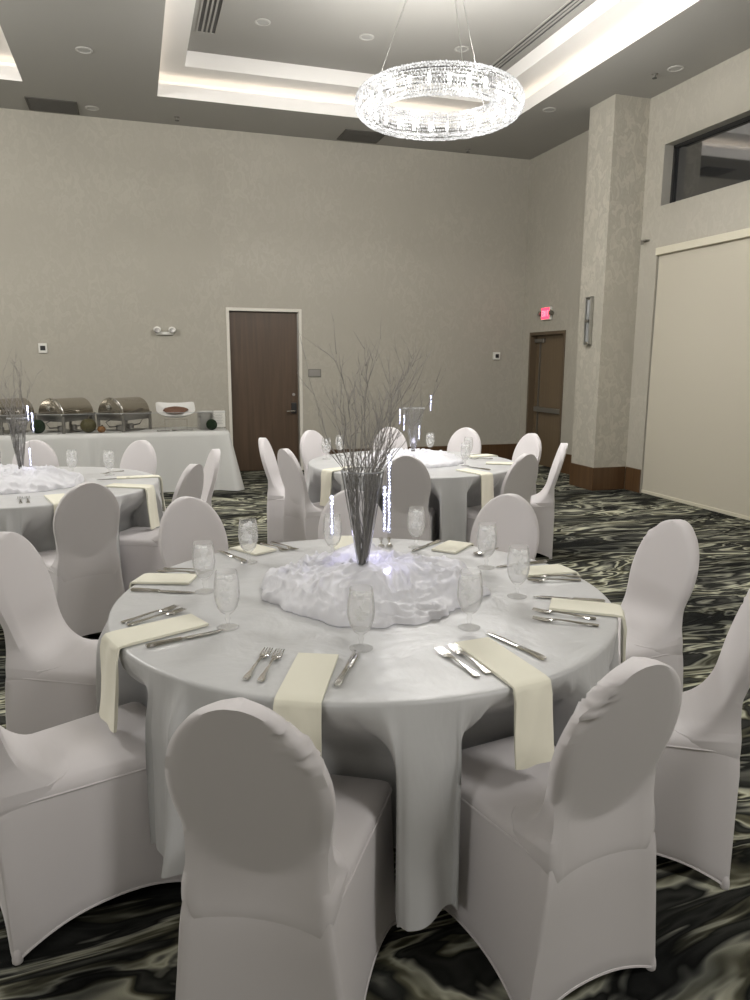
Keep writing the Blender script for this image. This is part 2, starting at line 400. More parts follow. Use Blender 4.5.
# ------------------------------------------------------------------ wall fittings
def wallbox(name, label, cat, x, z, w, h, d, mat, group=None):
    t = thing(name, label, cat, (x, Y1, z), 0, group)
    return t
t = wallbox('thermostat', 'small white thermostat with dark screen on the wall above the chafing dishes', 'thermostat', -1.152, 1.79, 0,0,0,0)
MB().box(-.055,.055,-.025,.001,-.065,.065).build('housing', M['white'], t, smooth=False, bevel=.006)
MB().box(-.032,.032,-.028,-.024,-.03,.03).build('screen', M['black'], t, smooth=False)
t = wallbox('fire_alarm', 'small white alarm box with dark lens on back wall left of exit door', 'alarm', 5.581, 1.732, 0,0,0,0)
MB().box(-.06,.06,-.04,.001,-.06,.06).build('housing', M['white'], t, smooth=False, bevel=.01)
MB().box(-.03,.03,-.05,-.039,-.03,.03).build('lens', M['black'], t, smooth=False, bevel=.006)
t = wallbox('emergency_light', 'white twin-head emergency light high on the back wall left of the walnut door', 'emergency light', .43, 2.02, 0,0,0,0)
MB().box(-.125,.125,-.05,.001,-.040,.012).build('housing', M['white'], t, smooth=False, bevel=.01); t.scale = (.95,.9,.85)
for s in (-1, 1):
    hd = MB().lathe([(0,-.03),(.045,-.03),(.055,.02),(.05,.04),(0,.045)], 20, M=Matrix.Translation((s*.105,-.06,.035)) @ Matrix.Rotation(R(80),4,'X')).build('lamp_head', M['white'], t)
    MB().lathe([(0,.0),(.04,0),(.036,.006),(0,.01)], 20, M=Matrix.Translation((s*.105,-.108,.028)) @ Matrix.Rotation(R(80),4,'X')).build('lens', M['dsteel'], hd)
t = wallbox('room_sign', 'grey rectangular room plaque on the wall right of the walnut door', 'sign', 2.573, 1.46, 0,0,0,0)
MB().box(-.10,.10,-.012,0,-.06,.06).build('plaque', M['greyp'], t, smooth=False, bevel=.004)
MB().box(-.085,.085,-.015,-.011,-.045,.045).build('inset_panel', M['dsteel'], t, smooth=False)

t = thing('exit_sign', 'red glowing exit sign mounted above the brown exit door', 'exit sign', (X1, 10.25, 2.36), PI/2)
# local: x along wall (+x = +Y world), -y... rotated so local +y faces into wall side (-X world)
MB().box(-.125,.125,-.001,.045,-.09,.10).build('housing', M['white'], t, smooth=False, bevel=.008)
MB().box(-.112,.112,.045,.05,-.075,.09).build('red_face', M['exit'], t, smooth=False)
def letter_boxes(ch, ox):
    w, h, s = .036, .085, .010
    B = {'E':[(0,s,0,h),(0,w,0,s),(0,w,h/2-s/2,h/2+s/2),(0,w,h-s,h)],'I':[(w/2-s/2,w/2+s/2,0,h)],'T':[(0,w,h-s,h),(w/2-s/2,w/2+s/2,0,h)]}
    return [(ox+a,ox+b_,c_,d_) for a,b_,c_,d_ in B.get(ch, [])]
lt = MB(); ox = -.096
flip = lambda a, b_: (-b_, -a)
for ch in 'EXIT':
    if ch == 'X':
        for sg in (-1, 1): lt.obox(Matrix.Translation((-(ox+.018), .0515, .0055)) @ Matrix.Rotation(sg*R(24),4,'Y'), .010, .003, .090)
    for a_, b_, c_, d_ in letter_boxes(ch, ox):
        lt.box(-b_, -a_, .05, .053, c_-.037, d_-.037)
    ox += .052
lt.build('letters', M['exitl'], t, smooth=False)
for s in (-1, 1):
    MB().lathe([(0,-.03),(.03,-.03),(.04,.02),(0,.03)], 16, M=Matrix.Translation((s*.165,.05,.01)) @ Matrix.Rotation(R(-70),4,'X')).build('lamp_head', M['dsteel'], t)
    MB().tube([(s*.12,.02,.0),(s*.16,.035,.0)], .008, 8).build('lamp_arm', M['dsteel'], t)

t = thing('wall_sconce', 'slim metal framed wall sconce on the left face of the column', 'wall light', (5.57, 8.37, 2.15), PI/2)
f = MB()
for q in ((-.06,-.047,.015,.055,-.30,.30),(.047,.06,.015,.055,-.30,.30),(-.06,.06,.015,.055,.287,.30),(-.06,.06,.015,.055,-.30,-.287)): f.box(*q)
f.build('frame', M['wire'], t, smooth=False, bevel=.002)
MB().box(-.04,.04,0,.025,-.1,.1).build('backplate', M['dsteel'], t, smooth=False, bevel=.003)
MB().lathe([(.0,-.26),(.024,-.26),(.024,.26),(0,.26)], 16, c=(0,.036,0)).build('glass_tube', M['acedge'], t)
MB().box(-.035,.035,.022,.064,-.02,.02).build('center_clasp', M['dsteel'], t, smooth=False, bevel=.003)
t = tag(MB().box(-.03,.03,-.05,.05,-.008,.008).box(-.06,-.02,-.005,.005,-.05,.0).build('wall_bracket', M['dsteel'], None, smooth=False), 'small metal wall bracket just above the corner of the roller shade', 'bracket'); t.location = (X1-.03, 8.0, 3.10)

# ------------------------------------------------------------------ ceiling fittings
M['lensw'] = prin('downlight_lens', (.40,.40,.38), .6); M['ringw'] = prin('downlight_ring', (.50,.49,.46), .6)
def downlight(x, y, z, label):
    t = thing('downlight', label, 'ceiling light', (x, y, z), 0, 'recessed ceiling downlights')
    MB().lathe([(.085,0),(.085,-.006),(.066,-.009),(.06,-.002),(.06,0)], 28).build('trim_ring', M['ringw'], t)
    MB().lathe([(0,-.005),(.056,-.005),(.06,0)], 24).build('lens', M['lensw'], t)
for x, y, z, l in ((-.321,8.773,H,'round white recessed downlight on the ceiling between the two lit trays'),
    (-.336,10.624,H,'round recessed downlight near the back wall beside the left ceiling vent'),
    (5.71,7.26,H,'round recessed downlight above the dark high window'),
    (5.12,8.85,H,'round recessed downlight just left of the column top'),
    (1.493,8.62,Z2,'recessed downlight in the main tray nearest the left slot diffuser'),
    (2.652,8.62,Z2,'recessed downlight in the main tray left of the chandelier wires'),
    (3.786,8.58,Z2,'recessed downlight in the main tray beside the right slot diffuser')): downlight(x, y, z, l)
def sprinkler(x, y, z, label):
    t = thing('sprinkler', label, 'sprinkler', (x, y, z), 0, 'ceiling sprinkler heads')
    MB().lathe([(.035,.001),(.035,-.006),(.012,-.012),(.010,-.04),(0,-.042)], 16).build('mount_plate', M['greyp'], t)
    MB().lathe([(0,-.04),(.026,-.042),(.026,-.047),(0,-.048)], 12).build('deflector', M['black'], t)
for x, y, z, l in ((.697,10.64,H,'small sprinkler head on the ceiling near the back wall above the emergency light'),
    (4.889,10.762,H,'small sprinkler head on the ceiling below the chandelier near the back wall'),
    (5.60,7.46,H,'small dark sprinkler head on the right soffit above the high window'),
    (3.45,7.2,Z2,'sprinkler head in the tray right of the chandelier wires'),
    (4.05,6.75,Z2,'sprinkler head in the tray near the right slot diffuser')): sprinkler(x, y, z, l)
def vent(name, label, x0, x1, y0, y1, z, along, n, fm, bm):
    t = thing(name, label, 'vent', ((x0+x1)/2, (y0+y1)/2, z))
    w, d = (x1-x0)/2, (y1-y0)/2
    MB().box(-w,w,-d,d,-.004,-.001).build('backing', bm, t, smooth=False)
    f = MB()
    for q in ((-w-.02,w+.02,-d-.02,-d,-.012,0),(-w-.02,w+.02,d,d+.02,-.012,0),(-w-.02,-w,-d,d,-.012,0),(w,w+.02,-d,d,-.012,0)): f.box(*q)
    f.build('frame', fm, t, smooth=False)
    s = MB()
    for i in range(1, n):
        if along == 'x': yy = -d+2*d*i/n; s.box(-w,w,yy-.006,yy+.006,-.012,-.003)
        else: xx = -w+2*w*i/n; s.box(xx-.010,xx+.010,-d,d,-.012,-.003)
    s.build('louvers', fm, t, smooth=False)
M['ventd'] = prin('vent_dark', (.085,.08,.068), .7)
vent('return_grille', 'dark rectangular return grille in the ceiling by the back wall, far left', -1.07,-.52,10.46,10.90,H,'x',12,M['ventd'],M['black'])
vent('return_grille', 'dark rectangular return grille in the ceiling behind the chandelier', 2.93,3.48,10.44,10.88,H,'x',12,M['ventd'],M['black'])
vent('slot_diffuser', 'black striped linear slot diffuser in the tray left of the chandelier', .85,1.035,6.2,9.05,Z2,'y',4,M['soffit'],M['black'])
vent('slot_diffuser', 'black striped linear slot diffuser in the tray right of the chandelier', 4.335,4.465,6.3,8.97,Z2,'y',3,M['soffit'],M['black'])

# ------------------------------------------------------------------ chandelier
ch = thing('chandelier', 'large glowing ring chandelier of crystal beads hanging from the lit tray', 'chandelier', (2.65, 6.466, 3.835))
RA, ra = .615, .118
def torus_pt(a, b_, r): return Vector(((RA+r*math.cos(b_))*math.cos(a), (RA+r*math.cos(b_))*math.sin(a), r*math.sin(b_)))
fm = MB()
for b_ in (R(35), R(145), R(215), R(325)):
    fm.tube([torus_pt(2*PI*k/96, b_, ra*.80) for k in range(96)], .004, 6, closed=True)
for k in range(30):
    fm.tube([torus_pt(2*PI*k/30, 2*PI*j/24, ra*.84) for j in range(24)], .002, 5, closed=True)
fm.build('ring_frame', M['chframe'], ch)
bd = MB(); NA, NB = 190, 24
random.seed(3)
for i in range(NB):
    b_ = 2*PI*i/NB
    na = int(NA*(RA+ra*math.cos(b_))/(RA+ra))
    for k in range(na):
        a = 2*PI*(k+.5*(i % 2)*.0+random.uniform(-.12,.12))/na
        p = torus_pt(a, b_+random.uniform(-.02,.02), ra*random.uniform(.96,1.02)); s = .0108*random.uniform(.85,1.1)
        ta = Vector((-math.sin(a), math.cos(a), 0)); nn = Vector((math.cos(b_)*math.cos(a), math.cos(b_)*math.sin(a), math.sin(b_))); tb = ta.cross(nn)
        bd.add([p+ta*s*.95, p+tb*s*1.15, p-ta*s*.95, p-tb*s*1.15, p+nn*s*.7, p-nn*s*.7], [(0,1,4),(1,2,4),(2,3,4),(3,0,4),(1,0,5),(2,1,5),(3,2,5),(0,3,5)])
tag(bd.build('crystal_beads', M['crystal'], ch, smooth=False), kind='stuff')
for k in range(24):
    a = 2*PI*k/24
    MB().lathe([(0,-.045),(.014,-.038),(.017,0),(.014,.038),(0,.045)], 10, c=tuple(torus_pt(a,0,0))).build('bulb', M['bulb'], ch)
for k in range(3):
    a = R(25)+2*PI*k/3; p = torus_pt(a, PI/2, ra*.9)
    MB().tube([p, (p.x*.2, p.y*.2, Z2-3.856-.02)], .0035, 6).build('suspension_wire', M['wire'], ch)
MB().lathe([(0,Z2-3.856-.03),(.16,Z2-3.856-.03),(.17,Z2-3.856),(0,Z2-3.856)], 32).build('canopy', M['chframe'], ch)

# ------------------------------------------------------------------ chairs (spandex covered banquet chairs)
ZT, W0, LN = .959, .182, .287
ZC, HH = .7295, .2295
def lean(z): return -.235-LN*max(0, z-.45)
WA = [(.36,.163),(.41,.1735),(.44,.178),(.475,.176),(.50,.171),(.53,.163),(.57,.152),(.62,.125),(.68,.05),(.72,0)]
def waist(z):
    if z <= WA[0][0]: return WA[0][1]
    for (a, va), (b_, vb) in zip(WA, WA[1:]):
        if z <= b_: return lerp(va, vb, (z-a)/(b_-a))
    return 0
def halfw(z):
    q = 1-((z-ZC)/HH)**2; o = W0*math.sqrt(max(q, 0)); w = waist(z)
    return max((o**5+w**5)**.2, .004)
def rear_y(x, z):
    ax = min(abs(x)/(W0*.96), .9); za = ZC-(HH*.97)*math.sqrt(1-ax*ax)
    za = min(za, .62)
    if z >= za: return lean(z)
    yl = lean(za); return lerp(yl, -.288, ((za-z)/za)**.9)
SP = [(0,.474),(.35,.4735),(.65,.472),(.85,.468),(.94,.462),(1.2,.44)]
def backrest(gather=0, seed=0):
    b = MB(); rings = []; nz = 56 if gather else 38; nx = 15
    zs = [.365+(ZT-.365)*math.sin(PI/2*(k/nz))**1.0 for k in range(nz+1)]
    zs += [.4735+.13*(1-math.cos(R(a))) for a in (0,4,8,14,20,27,34,42,50)]+[.435,.45]
    zs = sorted(z for z in set(zs) if z < ZT-.0008)+[ZT-.0008]
    for z in zs:
        w = halfw(z); th = .046; rho = .13
        top = sstep((z-.60)/.1)
        ring = []
        rc = min(.014, w*.5)
        us = [-1+2*k/nx for k in range(nx+1)]
        for u in us:
            x = u*(w-rc*.0); e = max(0, abs(u)-.9)/.1
            ring.append(Vector((x, rear_y(x, z)+.010*e*e+max(0, .405-z)*.22, z)))
        
        for u in reversed(us):
            x = u*w; e = max(0, abs(u)-.9)/.1
            scx = abs(x)/.205; e0 = z-.4735; z0 = .4735
            for (sa, za_), (sb, zb_) in zip(SP, SP[1:]):
                if sa <= scx <= sb: z0 = lerp(za_, zb_, (scx-sa)/(sb-sa))
            zf = z+(z0-.0004-.4735)*(1-sstep((z-.4735)/.12))
            fil = 0 if e0 > rho else (rho if e0 < -1e-6 else rho-math.sqrt(max(rho*rho-(rho-e0)**2, 0)))
            y = lean(z)+th+fil*(1-.55*abs(u)**5)+.012*top*(1-u*u)-.009*e*e
            y = max(y, rear_y(x, z)+.02)
            ring.append(Vector((x, y, zf)))
        rings.append(ring)
    if gather:
        for ring in rings:
            n = len(ring)
            for i, p in enumerate(ring):
                al = math.atan2(p.x*gather/W0, (p.z-ZC)/HH); rad = math.hypot(p.x/W0, (p.z-ZC)/HH)
                m_ = sstep((al-.45)/.2)*sstep((1.2-al)/.2)*sstep((rad-.76)/.12)
                if m_ > 0:
                    q = Vector((p.x*34, p.y*40, p.z*40+seed*7))
                    nv = noise.noise_vector(q)*1.0+noise.noise_vector(q*2.1)*.55
                    ring[i] = p+Vector((nv.x*.012*gather, -abs(nv.y)*.022+.005, nv.z*.011))*m_
    b.loft(rings, True, True, True)
    return b
def sq(s, p=22):
    """point on the unit square boundary, rounded; s in [0,4)"""
    k = int(s) % 4; u = -1+2*(s-int(s))
    x, y = [(-u,1),(-1,-u),(u,-1),(1,u)][k]
    t = 1/((abs(x)**p+abs(y)**p)**(1/p)); return x*t, y*t, u, k
NS = 96
def seat_xy(x, y, sc=1.0):
    hw = lerp(.1725, .213, (y+1)/2); yy = lerp(-.235, .258, (y+1)/2)
    return x*hw*sc, (yy+.01)*sc-.01
def seat():
    b = MB(); rings = []
    for sc, z in ((.04,.474),(.35,.4735),(.65,.472),(.85,.468),(.94,.462),(.985,.453),(1.0,.440),(1.003,.430),(1.0,.415)):
        rings.append([(*seat_xy(*sq(4*k/NS)[:2], sc), z) for k in range(NS)])
    b.loft(rings, True, True, True)
    b.tube([(*seat_xy(*sq(4*k/NS)[:2], 1.006), .436) for k in range(NS)], .0032, 5, closed=True)
    return b
def skirt():
    b = MB(); rings = []; T = [0,.06,.15,.3,.45,.6,.75,.88,.96,1.0,1.0,.97]
    for ti, t in enumerate(T):
        ring = []
        for k in range(NS):
            x, y, u, side = sq(4*k/NS)
            tx, ty = seat_xy(x, y, 1.0)
            ty = lerp(ty, rear_y(tx, .43)-.002, sstep((-y-.72)/.2))
            bx = x*lerp(.228, .234, (y+1)/2); by = lerp(-.285, .268, (y+1)/2)
            arch = [.05,.062,.052,.062][side]*(1-abs(u)**2.4)
            z = lerp(.432, arch+.003, t); f = (.432-z)/.432
            px, py = lerp(tx, bx, f**.85), lerp(ty, by, f**.85)
            bow = (.020 if side in (1,3) else .012)*(1-u*u)*math.sin(PI*min(1, f*.62))
            inn = .009 if ti > 9 else (.004 if ti == 9 else 0)
            l = math.hypot(x, y) or 1
            if side == 2 or y < -.72: py += .007*(1-sstep(f/.11))*sstep((-y-.72)/.2)
            px -= (bow+inn)*(x if side in (1,3) else 0); py -= (bow+inn)*(y if side in (0,2) else 0)*1.0
            if ti == 11: z += .012
            ring.append((px, py, z))
        rings.append(ring)
        if ti == 9: hem = list(ring)
    b.loft(rings); b.tube(hem, .0042, 5, closed=True)
    return b
def foot(sx, sy):
    b = MB(); cx = sx*(.219 if sy > 0 else .214); cy = .253 if sy > 0 else -.270
    prof = [(.006,.046),(.010,.040),(.013,.028),(.0145,.012),(.014,.003),(.012,.0),(0,0)]
    b.lathe(prof, 16, c=(cx-sx*.003, cy-sy*.001, 0))
    return b
chair0 = thing('banquet_chair', 'x', 'chair', (0,0,0), 0, 'chairs in white spandex covers')
backrest().build('backrest', M['chair'], chair0, angle=55)
seat().build('seat', M['chair'], chair0, angle=60)
skirt().build('skirt', M['chair'], chair0, angle=60)
for sx in (-1, 1):
    for sy in (-1, 1): foot(sx, sy).build('foot_pocket', M['chair'], chair0)
gm = {}
for nm, g, s in (('pos',1,1),('neg',-1,2),('pos2',1,5)):
    o = backrest(g, s).build('backrest', M['chair'], None, angle=70); gm[nm] = o.data; bpy.data.objects.remove(o)

T1 = (.803, 2.542); TL = (-.78, 5.65); TB = (2.28, 6.02)
G1, GL, GB = 'chairs around the nearest table', 'chairs around the left-edge table', 'chairs around the far table'
chairs = [ # table, angle, radius, twist, label, group, gather
 (T1,-119,.98,0,'white covered chair seen from behind in the foreground, left of two, hiding a napkin end',G1,'pos'),
 (T1,-77,.90,-4,'white covered chair seen from behind at front right, with gathered fabric on its left rim',G1,'neg'),
 (T1,-36.5,.985,0,'white covered chair cut by the right edge of the picture, beside the nearest table',G1,'pos2'),
 (T1,.9,1.04,0,'white covered chair on open carpet right of the nearest table, facing left',G1,'pos'),
 (T1,38.6,.93,0,'white covered chair facing forward behind the nearest table, between it and the far table',G1,None),
 (T1,77.4,.84,0,'white covered chair directly behind the tall twig vase of the nearest table',G1,None),
 (T1,116.5,.97,0,'white covered chair facing forward behind the nearest table, left of the twig vase',G1,None),
 (T1,156,1.10,0,'white covered chair at left edge, upper of two on the nearest table left side',G1,None),
 (T1,-164.6,1.05,5,'white covered chair at lower left, broad seat in view under a hanging cream napkin',G1,None),
 (TL,-69,1.05,0,'grey-shaded covered chair seen from behind, tucked at front of the left-edge table',GL,None),
 (TL,50,.90,0,'white covered chair behind the left-edge table, in front of the buffet cloth',GL,None),
 (TL,93,.86,0,'white covered chair behind the left-edge table centrepiece, below the thermostat',GL,None),
 (TL,-32,.97,0,'covered chair at right of the left-edge table, shaded back, nearer of two',GL,None),
 (TL,5.5,1.0,0,'slim edge-on covered chair at right of the left-edge table, farther of two',GL,None),
 (TB,157,.98,0,'edge-on covered chair leaning left at the far table, in front of the walnut door',GB,None),
 (TB,197,.90,0,'covered chair with shaded oval back at left of the far table, below walnut door',GB,None),
 (TB,120,.95,0,'covered chair behind the far table, below the grey room plaque',GB,None),
 (TB,80,.95,0,'covered chair facing forward behind the middle of the far table',GB,None),
 (TB,46,1.06,0,'covered chair with mottled shadow on its back, behind the right of the far table',GB,None),
 (TB,11.5,1.0,0,'bright covered chair at right of the far table, left of the exit door',GB,None),
 (TB,-27,.935,0,'edge-on covered chair leaning right at the far table, in front of the column',GB,None),
 (TB,-68.5,.91,0,'covered chair with shaded back at front right of the far table, napkin over its seat',GB,None),
 (TB,-113,.76,0,'covered chair with dark shaded oval back at front of the far table, beside the twigs',GB,None),
]
first = True; tables = {T1: [], TL: [], TB: []}
for tc_, ang, rad, tw, lab, grp, ga in chairs:
    a = R(ang); loc = (tc_[0]+rad*math.cos(a), tc_[1]+rad*math.sin(a), 0); rz = a+PI-PI/2+R(tw)
    tables[tc_].append((loc[0], loc[1], rz+PI/2))
    if first and not ga: pass
    dup(chair0, loc, rz, lab, grp, {'backrest': gm[ga]} if ga else None)
for ch_ in list(chair0.children): bpy.data.objects.remove(ch_)
bpy.data.objects.remove(chair0)

# ------------------------------------------------------------------ round tables and cloths
ZTOP, RT = .765, .910
TC = (.780, 2.550)
def angd(a, b_):
    d = (a-b_) % (2*PI)
    return d-2*PI if d > PI else d
RR, SW = .955, .254
def push_fn(cxy, seats):
    """cloth point pushed in by a chair: follows the seat side in, across its front, and out again"""
    inf = []
    for px, py, fa in seats:
        p = Vector((px-cxy[0], py-cxy[1])); F = Vector((math.cos(fa), math.sin(fa))); L = Vector((-F.y, F.x))
        inf.append((p, F, L, math.atan2(p.y, p.x)))
    def f(th):
        for p, F, L, az in inf:
            if abs(angd(th, az)) > 1.0: continue
            lat = (Vector((RR*math.cos(th), RR*math.sin(th)))-p).dot(L)
            if abs(lat) >= SW: continue
            front = p+F*.294
            Ls = []
            for sg in (1, -1):
                c0 = front+L*sg*SW; cf = c0.dot(F); disc = cf*cf-c0.dot(c0)+RR*RR
                Ls.append(max(cf+math.sqrt(max(disc, 0)), .001))
            u = lat/SW; tot = Ls[0] if u > 0 else Ls[1]
            arc = abs(u)*(SW+tot); sg = 1 if u > 0 else -1
            if arc < SW: q = front+L*sg*arc
            else: q = front+L*sg*SW-F*(arc-SW)
            for p2, F2, L2, _ in inf:   # stay clear of the neighbouring seats too
                v = q-p2; y2 = v.dot(F2)
                if abs(v.dot(L2)) < .250 and -.3 < y2 < .290: q = q+F2*(.292-y2)
            return q
        return None
    return f
def cloth(name, cxy, chs, label, hem, seed, lowat=(), nt=288):
    b = MB(); pf = push_fn(cxy, chs); rows = []; pushed = [pf(2*PI*k/nt) for k in range(nt)]
    tops = [.02,.2,.4,.55,.68,.78,.835,.865,.880]
    for r in tops:
        row = []
        for k in range(nt):
            th = 2*PI*k/nt; x, y = r*math.cos(th), r*math.sin(th)
            z = ZTOP+.0012*noise.noise(Vector((x*5+seed, y*5, 0)))
            row.append((x, y, z))
        rows.append(row)
    nz = 30
    ph = [random.uniform(0, 6.28) for _ in range(5)]
    for j in range(nz+1):
        row = []
        for k in range(nt):
            th = 2*PI*k/nt; pq = pushed[k]
            hz = hem+.03*math.sin(3*th+ph[0])+.015*math.sin(7*th+ph[1])
            d = j/nz
            if j < 4:
                e = j/3*PI/2; r = RT-.012+.012*math.sin(e); z = ZTOP-.012*(1-math.cos(e))
            else:
                t = (j-3)/(nz-3); z = lerp(ZTOP-.012, hz, t); fall = (ZTOP-z)
                fold = .55*math.sin(13*th+ph[2]+1.2*math.sin(2*th))+.5*(1-2*abs(math.sin(11*th+ph[3]+.8*math.sin(3*th))))+.3*math.sin(37*th+ph[4]+1.5*math.sin(5*th))
                fold += .5*noise.noise(Vector((math.cos(th)*7+seed, math.sin(th)*7, z*2.5)))
                pl = max(0, 1-abs(math.sin(8.5*th+ph[0]+.9*math.sin(2*th+ph[1])))*3.2)
                rf = RT+.015*sstep(fall/.2)+fall*.065*(1+1.15*fold)+.034*pl*sstep(fall/.14)+.006*noise.noise(Vector((math.cos(th)*14+seed, math.sin(th)*14, z*6)))*sstep(fall/.15)
                r = rf
                if pq is not None:
                    tp = sstep(fall/.275); wob = .004*(1+math.sin(k*.2+ph[1]))*tp
                    base = Vector((r*math.cos(th), r*math.sin(th))); q = base.lerp(pq-pq.normalized()*(.004+wob), tp)
                    row.append((q.x, q.y, z)); continue
            row.append((r*math.cos(th), r*math.sin(th), z))
        rows.append(row)
    b.loft(rows, True, True, False)
    o = b.build(name, M['satin'], None, angle=0); o.location = (*cxy, 0)
    return tag(o, label, 'tablecloth', 'grey satin round tablecloths')
def round_table(cxy, label):
    t = thing('round_table', label, 'table', (*cxy, 0), 0, 'round tables hidden under grey cloths')
    MB().lathe([(0,.735),(.86,.735),(.872,.742),(.872,.756),(.86,.7615),(0,.7615)], 64).build('tabletop', M['door'], t, angle=30)
    for k in range(4):
        a = PI/4+k*PI/2
        MB().tube([(.30*math.cos(a),.30*math.sin(a),.735),(.34*math.cos(a),.34*math.sin(a),.0)], .016, 8).build('leg', M['dsteel'], t)
round_table(TC, 'round banquet table hidden under the nearest grey satin cloth')
round_table(TL, 'round banquet table hidden under the grey cloth at the left edge')
round_table(TB, 'round banquet table hidden under the grey cloth of the far table')
random.seed(11); cloth('tablecloth', TC, tables[T1], 'grey satin cloth draped over the nearest round table', .205, 1, nt=720)
random.seed(12); cloth('tablecloth', TL, tables[TL], 'grey satin cloth over the round table cut by the left edge', .16, 2, nt=720)
random.seed(13); cloth('tablecloth', TB, tables[TB], 'grey satin cloth over the far round table behind the twig vase', .12, 3, nt=720)

# ------------------------------------------------------------------ centrepieces
def organza(cx, cy, rad, hgt, label, seed, res=1.0):
    b = MB(); nr, nt = int(46*res), int(200*res); rows = []
    for i in range(nr+1):
        s = i/nr; row = []
        for k in range(nt):
            th = 2*PI*k/nt
            ro = rad*(1+.10*noise.noise(Vector((math.cos(th)*1.4+seed, math.sin(th)*1.4, 3)))+.07*noise.noise(Vector((math.cos(th)*5+seed, math.sin(th)*5, 9)))+.03*noise.noise(Vector((math.cos(th)*13+seed, math.sin(th)*13, 4))))
            if s < .86: r = ro*(s/.86)*.97; base = hgt*(1-.62*(s/.86)**2.6)
            else:
                e = (s-.86)/.14*PI*.62; r = ro*(.97+.05*math.sin(e)); base = hgt*.38*max(0, (1+math.cos(e*1.62))/2)
            x, y = r*math.cos(th), r*math.sin(th)
            q = Vector((x*4.5+seed*3, y*4.5, 0)); wv = noise.noise_vector(q)*.9
            q2 = q*1.5+wv
            r1 = max(0, 1-abs(noise.noise(q2))*4.5)**1.4; r2 = max(0, 1-abs(noise.noise(q2*1.7+Vector((7,3,1))))*4.5)**1.4; r3 = max(0, 1-abs(noise.noise(q2*3.1+Vector((1,8,5))))*4)
            amp = (1.15-.4*s if s < .86 else .8*max(0, 1-(s-.86)/.14))
            dz = (.034*noise.noise(q*.8+Vector((4,4,4)))+.020*r1+.015*r2+.006*r3-.012)*amp*sstep(s/.10)*(hgt/.085)
            z = max(base+dz-.014*math.exp(-(s/.09)**2), .003)
            if s > .97: z = .0025
            row.append((x, y, z))
        rows.append(row)
    b.loft(rows, True, True, False)
    o = b.build('gathered_fabric', M['organza'], None, angle=0); o.location = (cx, cy, ZTOP+.001)
    return tag(o, label, 'fabric centrepiece', 'gathered white centrepiece fabric')
organza(.83, 2.63, .42, .095, 'gathered white organza spread around the twig vase on the nearest table', 1.0, 1.3)
organza(-.82, 5.66, .42, .10, 'gathered white organza in the middle of the left-edge table', 5.0)
organza(2.28, 6.05, .45, .085, 'gathered white organza in the middle of the far table', 9.0)

def vase(loc, label, hgt=.375, rr=.094, foot_r=.016):
    t = thing('cone_vase', label, 'vase', loc, 0, 'tall clear cone vases')
    b = MB(); prof = []
    nz = 14
    rings = []
    for j in range(nz+1):
        s = j/nz; r = lerp(foot_r, rr, s**1.02)
        rings.append([((r+.0025*s*math.cos(k*PI))*math.cos(2*PI*k/40), (r+.0025*s*math.cos(k*PI))*math.sin(2*PI*k/40), hgt*s) for k in range(40)])
    b.loft(rings, True, True, False); b.build('glass_cone', M['vase'], t, angle=20)
    MB().tube([(rr*math.cos(2*PI*k/40), rr*math.sin(2*PI*k/40), hgt) for k in range(40)], .0022, 6, closed=True).build('rim', M['acedge'], t)
    MB().lathe([(0,0),(foot_r+.004,0),(foot_r+.002,.012),(0,.014)], 20).build('base_plug', M['dsteel'], t)
    return t
vase((.776, 2.56, .858), 'clear fluted cone vase full of silver twigs on the nearest table', .375, .078)
vase((-.80, 5.70, .868), 'clear cone vase with thin twigs on the left-edge table', .36, .065)
vase((2.29, 6.03, .858), 'clear cone vase standing on the far table centrepiece')

def twigs(loc, label, n, spread, top, seed, rad=.0017, inner=24):
    rnd = random.Random(seed); b = MB()
    def branch(p, d, L, r, depth):
        pts = [p.copy()]; rs = [r]; n_ = max(4, int(L/.028)); q = p.copy(); d = d.normalized()
        for i in range(n_):
            d = (d+Vector((rnd.gauss(0,.085), rnd.gauss(0,.085), rnd.gauss(0,.05)+.03))).normalized()
            q = q+d*(L/n_)
            if q.z < .38:
                lim = .010+.058*q.z/.375; rr = math.hypot(q.x, q.y)
                if rr > lim: q.x *= lim/rr; q.y *= lim/rr
            pts.append(q.copy()); rs.append(r*(1-.72*(i+1)/n_))
            if depth > 0 and q.z > .20 and rnd.random() < (.5 if depth == 2 else .3):
                sd = (d+Vector((rnd.gauss(0,.38), rnd.gauss(0,.38), rnd.gauss(.15,.2)))).normalized()
                branch(q, sd, rnd.uniform(.05,.14)*(1 if depth == 2 else .55), r*.62, depth-1)
        b.tube(pts, rs, 5, True)
    for k in range(n):
        a = rnd.uniform(0, 2*PI); s = rnd.uniform(.1, 1)**.7; p0 = Vector((.010*math.cos(a), .010*math.sin(a), .016))
        tilt = spread*s; d = Vector((math.cos(a)*tilt, math.sin(a)*tilt, 1))
        L = rnd.uniform(.62, 1.0)*top*(1 if s < .7 else .85)
        # keep the lower 0.36 m inside the cone, then let it spread
        branch(p0, Vector((math.cos(a)*min(tilt,.19), math.sin(a)*min(tilt,.19), 1)), L, rad, 2)
    for k in range(inner):
        a = rnd.uniform(0, 2*PI); s = rnd.uniform(.3, 1); pts = []
        for j in range(9):
            z = .02+.35*j/8*rnd.uniform(.98,1.0); r = s*(.011+.048*z/.37)
            pts.append(Vector((r*math.cos(a)+rnd.gauss(0,.0025), r*math.sin(a)+rnd.gauss(0,.0025), z)))
        b.tube(pts, rad*.75, 4, True)
    o = b.build('twig_bundle', M['twig'], None, angle=0); o.location = loc
    return tag(o, label, 'branches', 'silver twigs in the vases', 'stuff')
twigs((.776,2.56,.858), 'silver twigs fanning up out of the vase on the nearest table', 34, .19, .90, 8, .0024, 14)
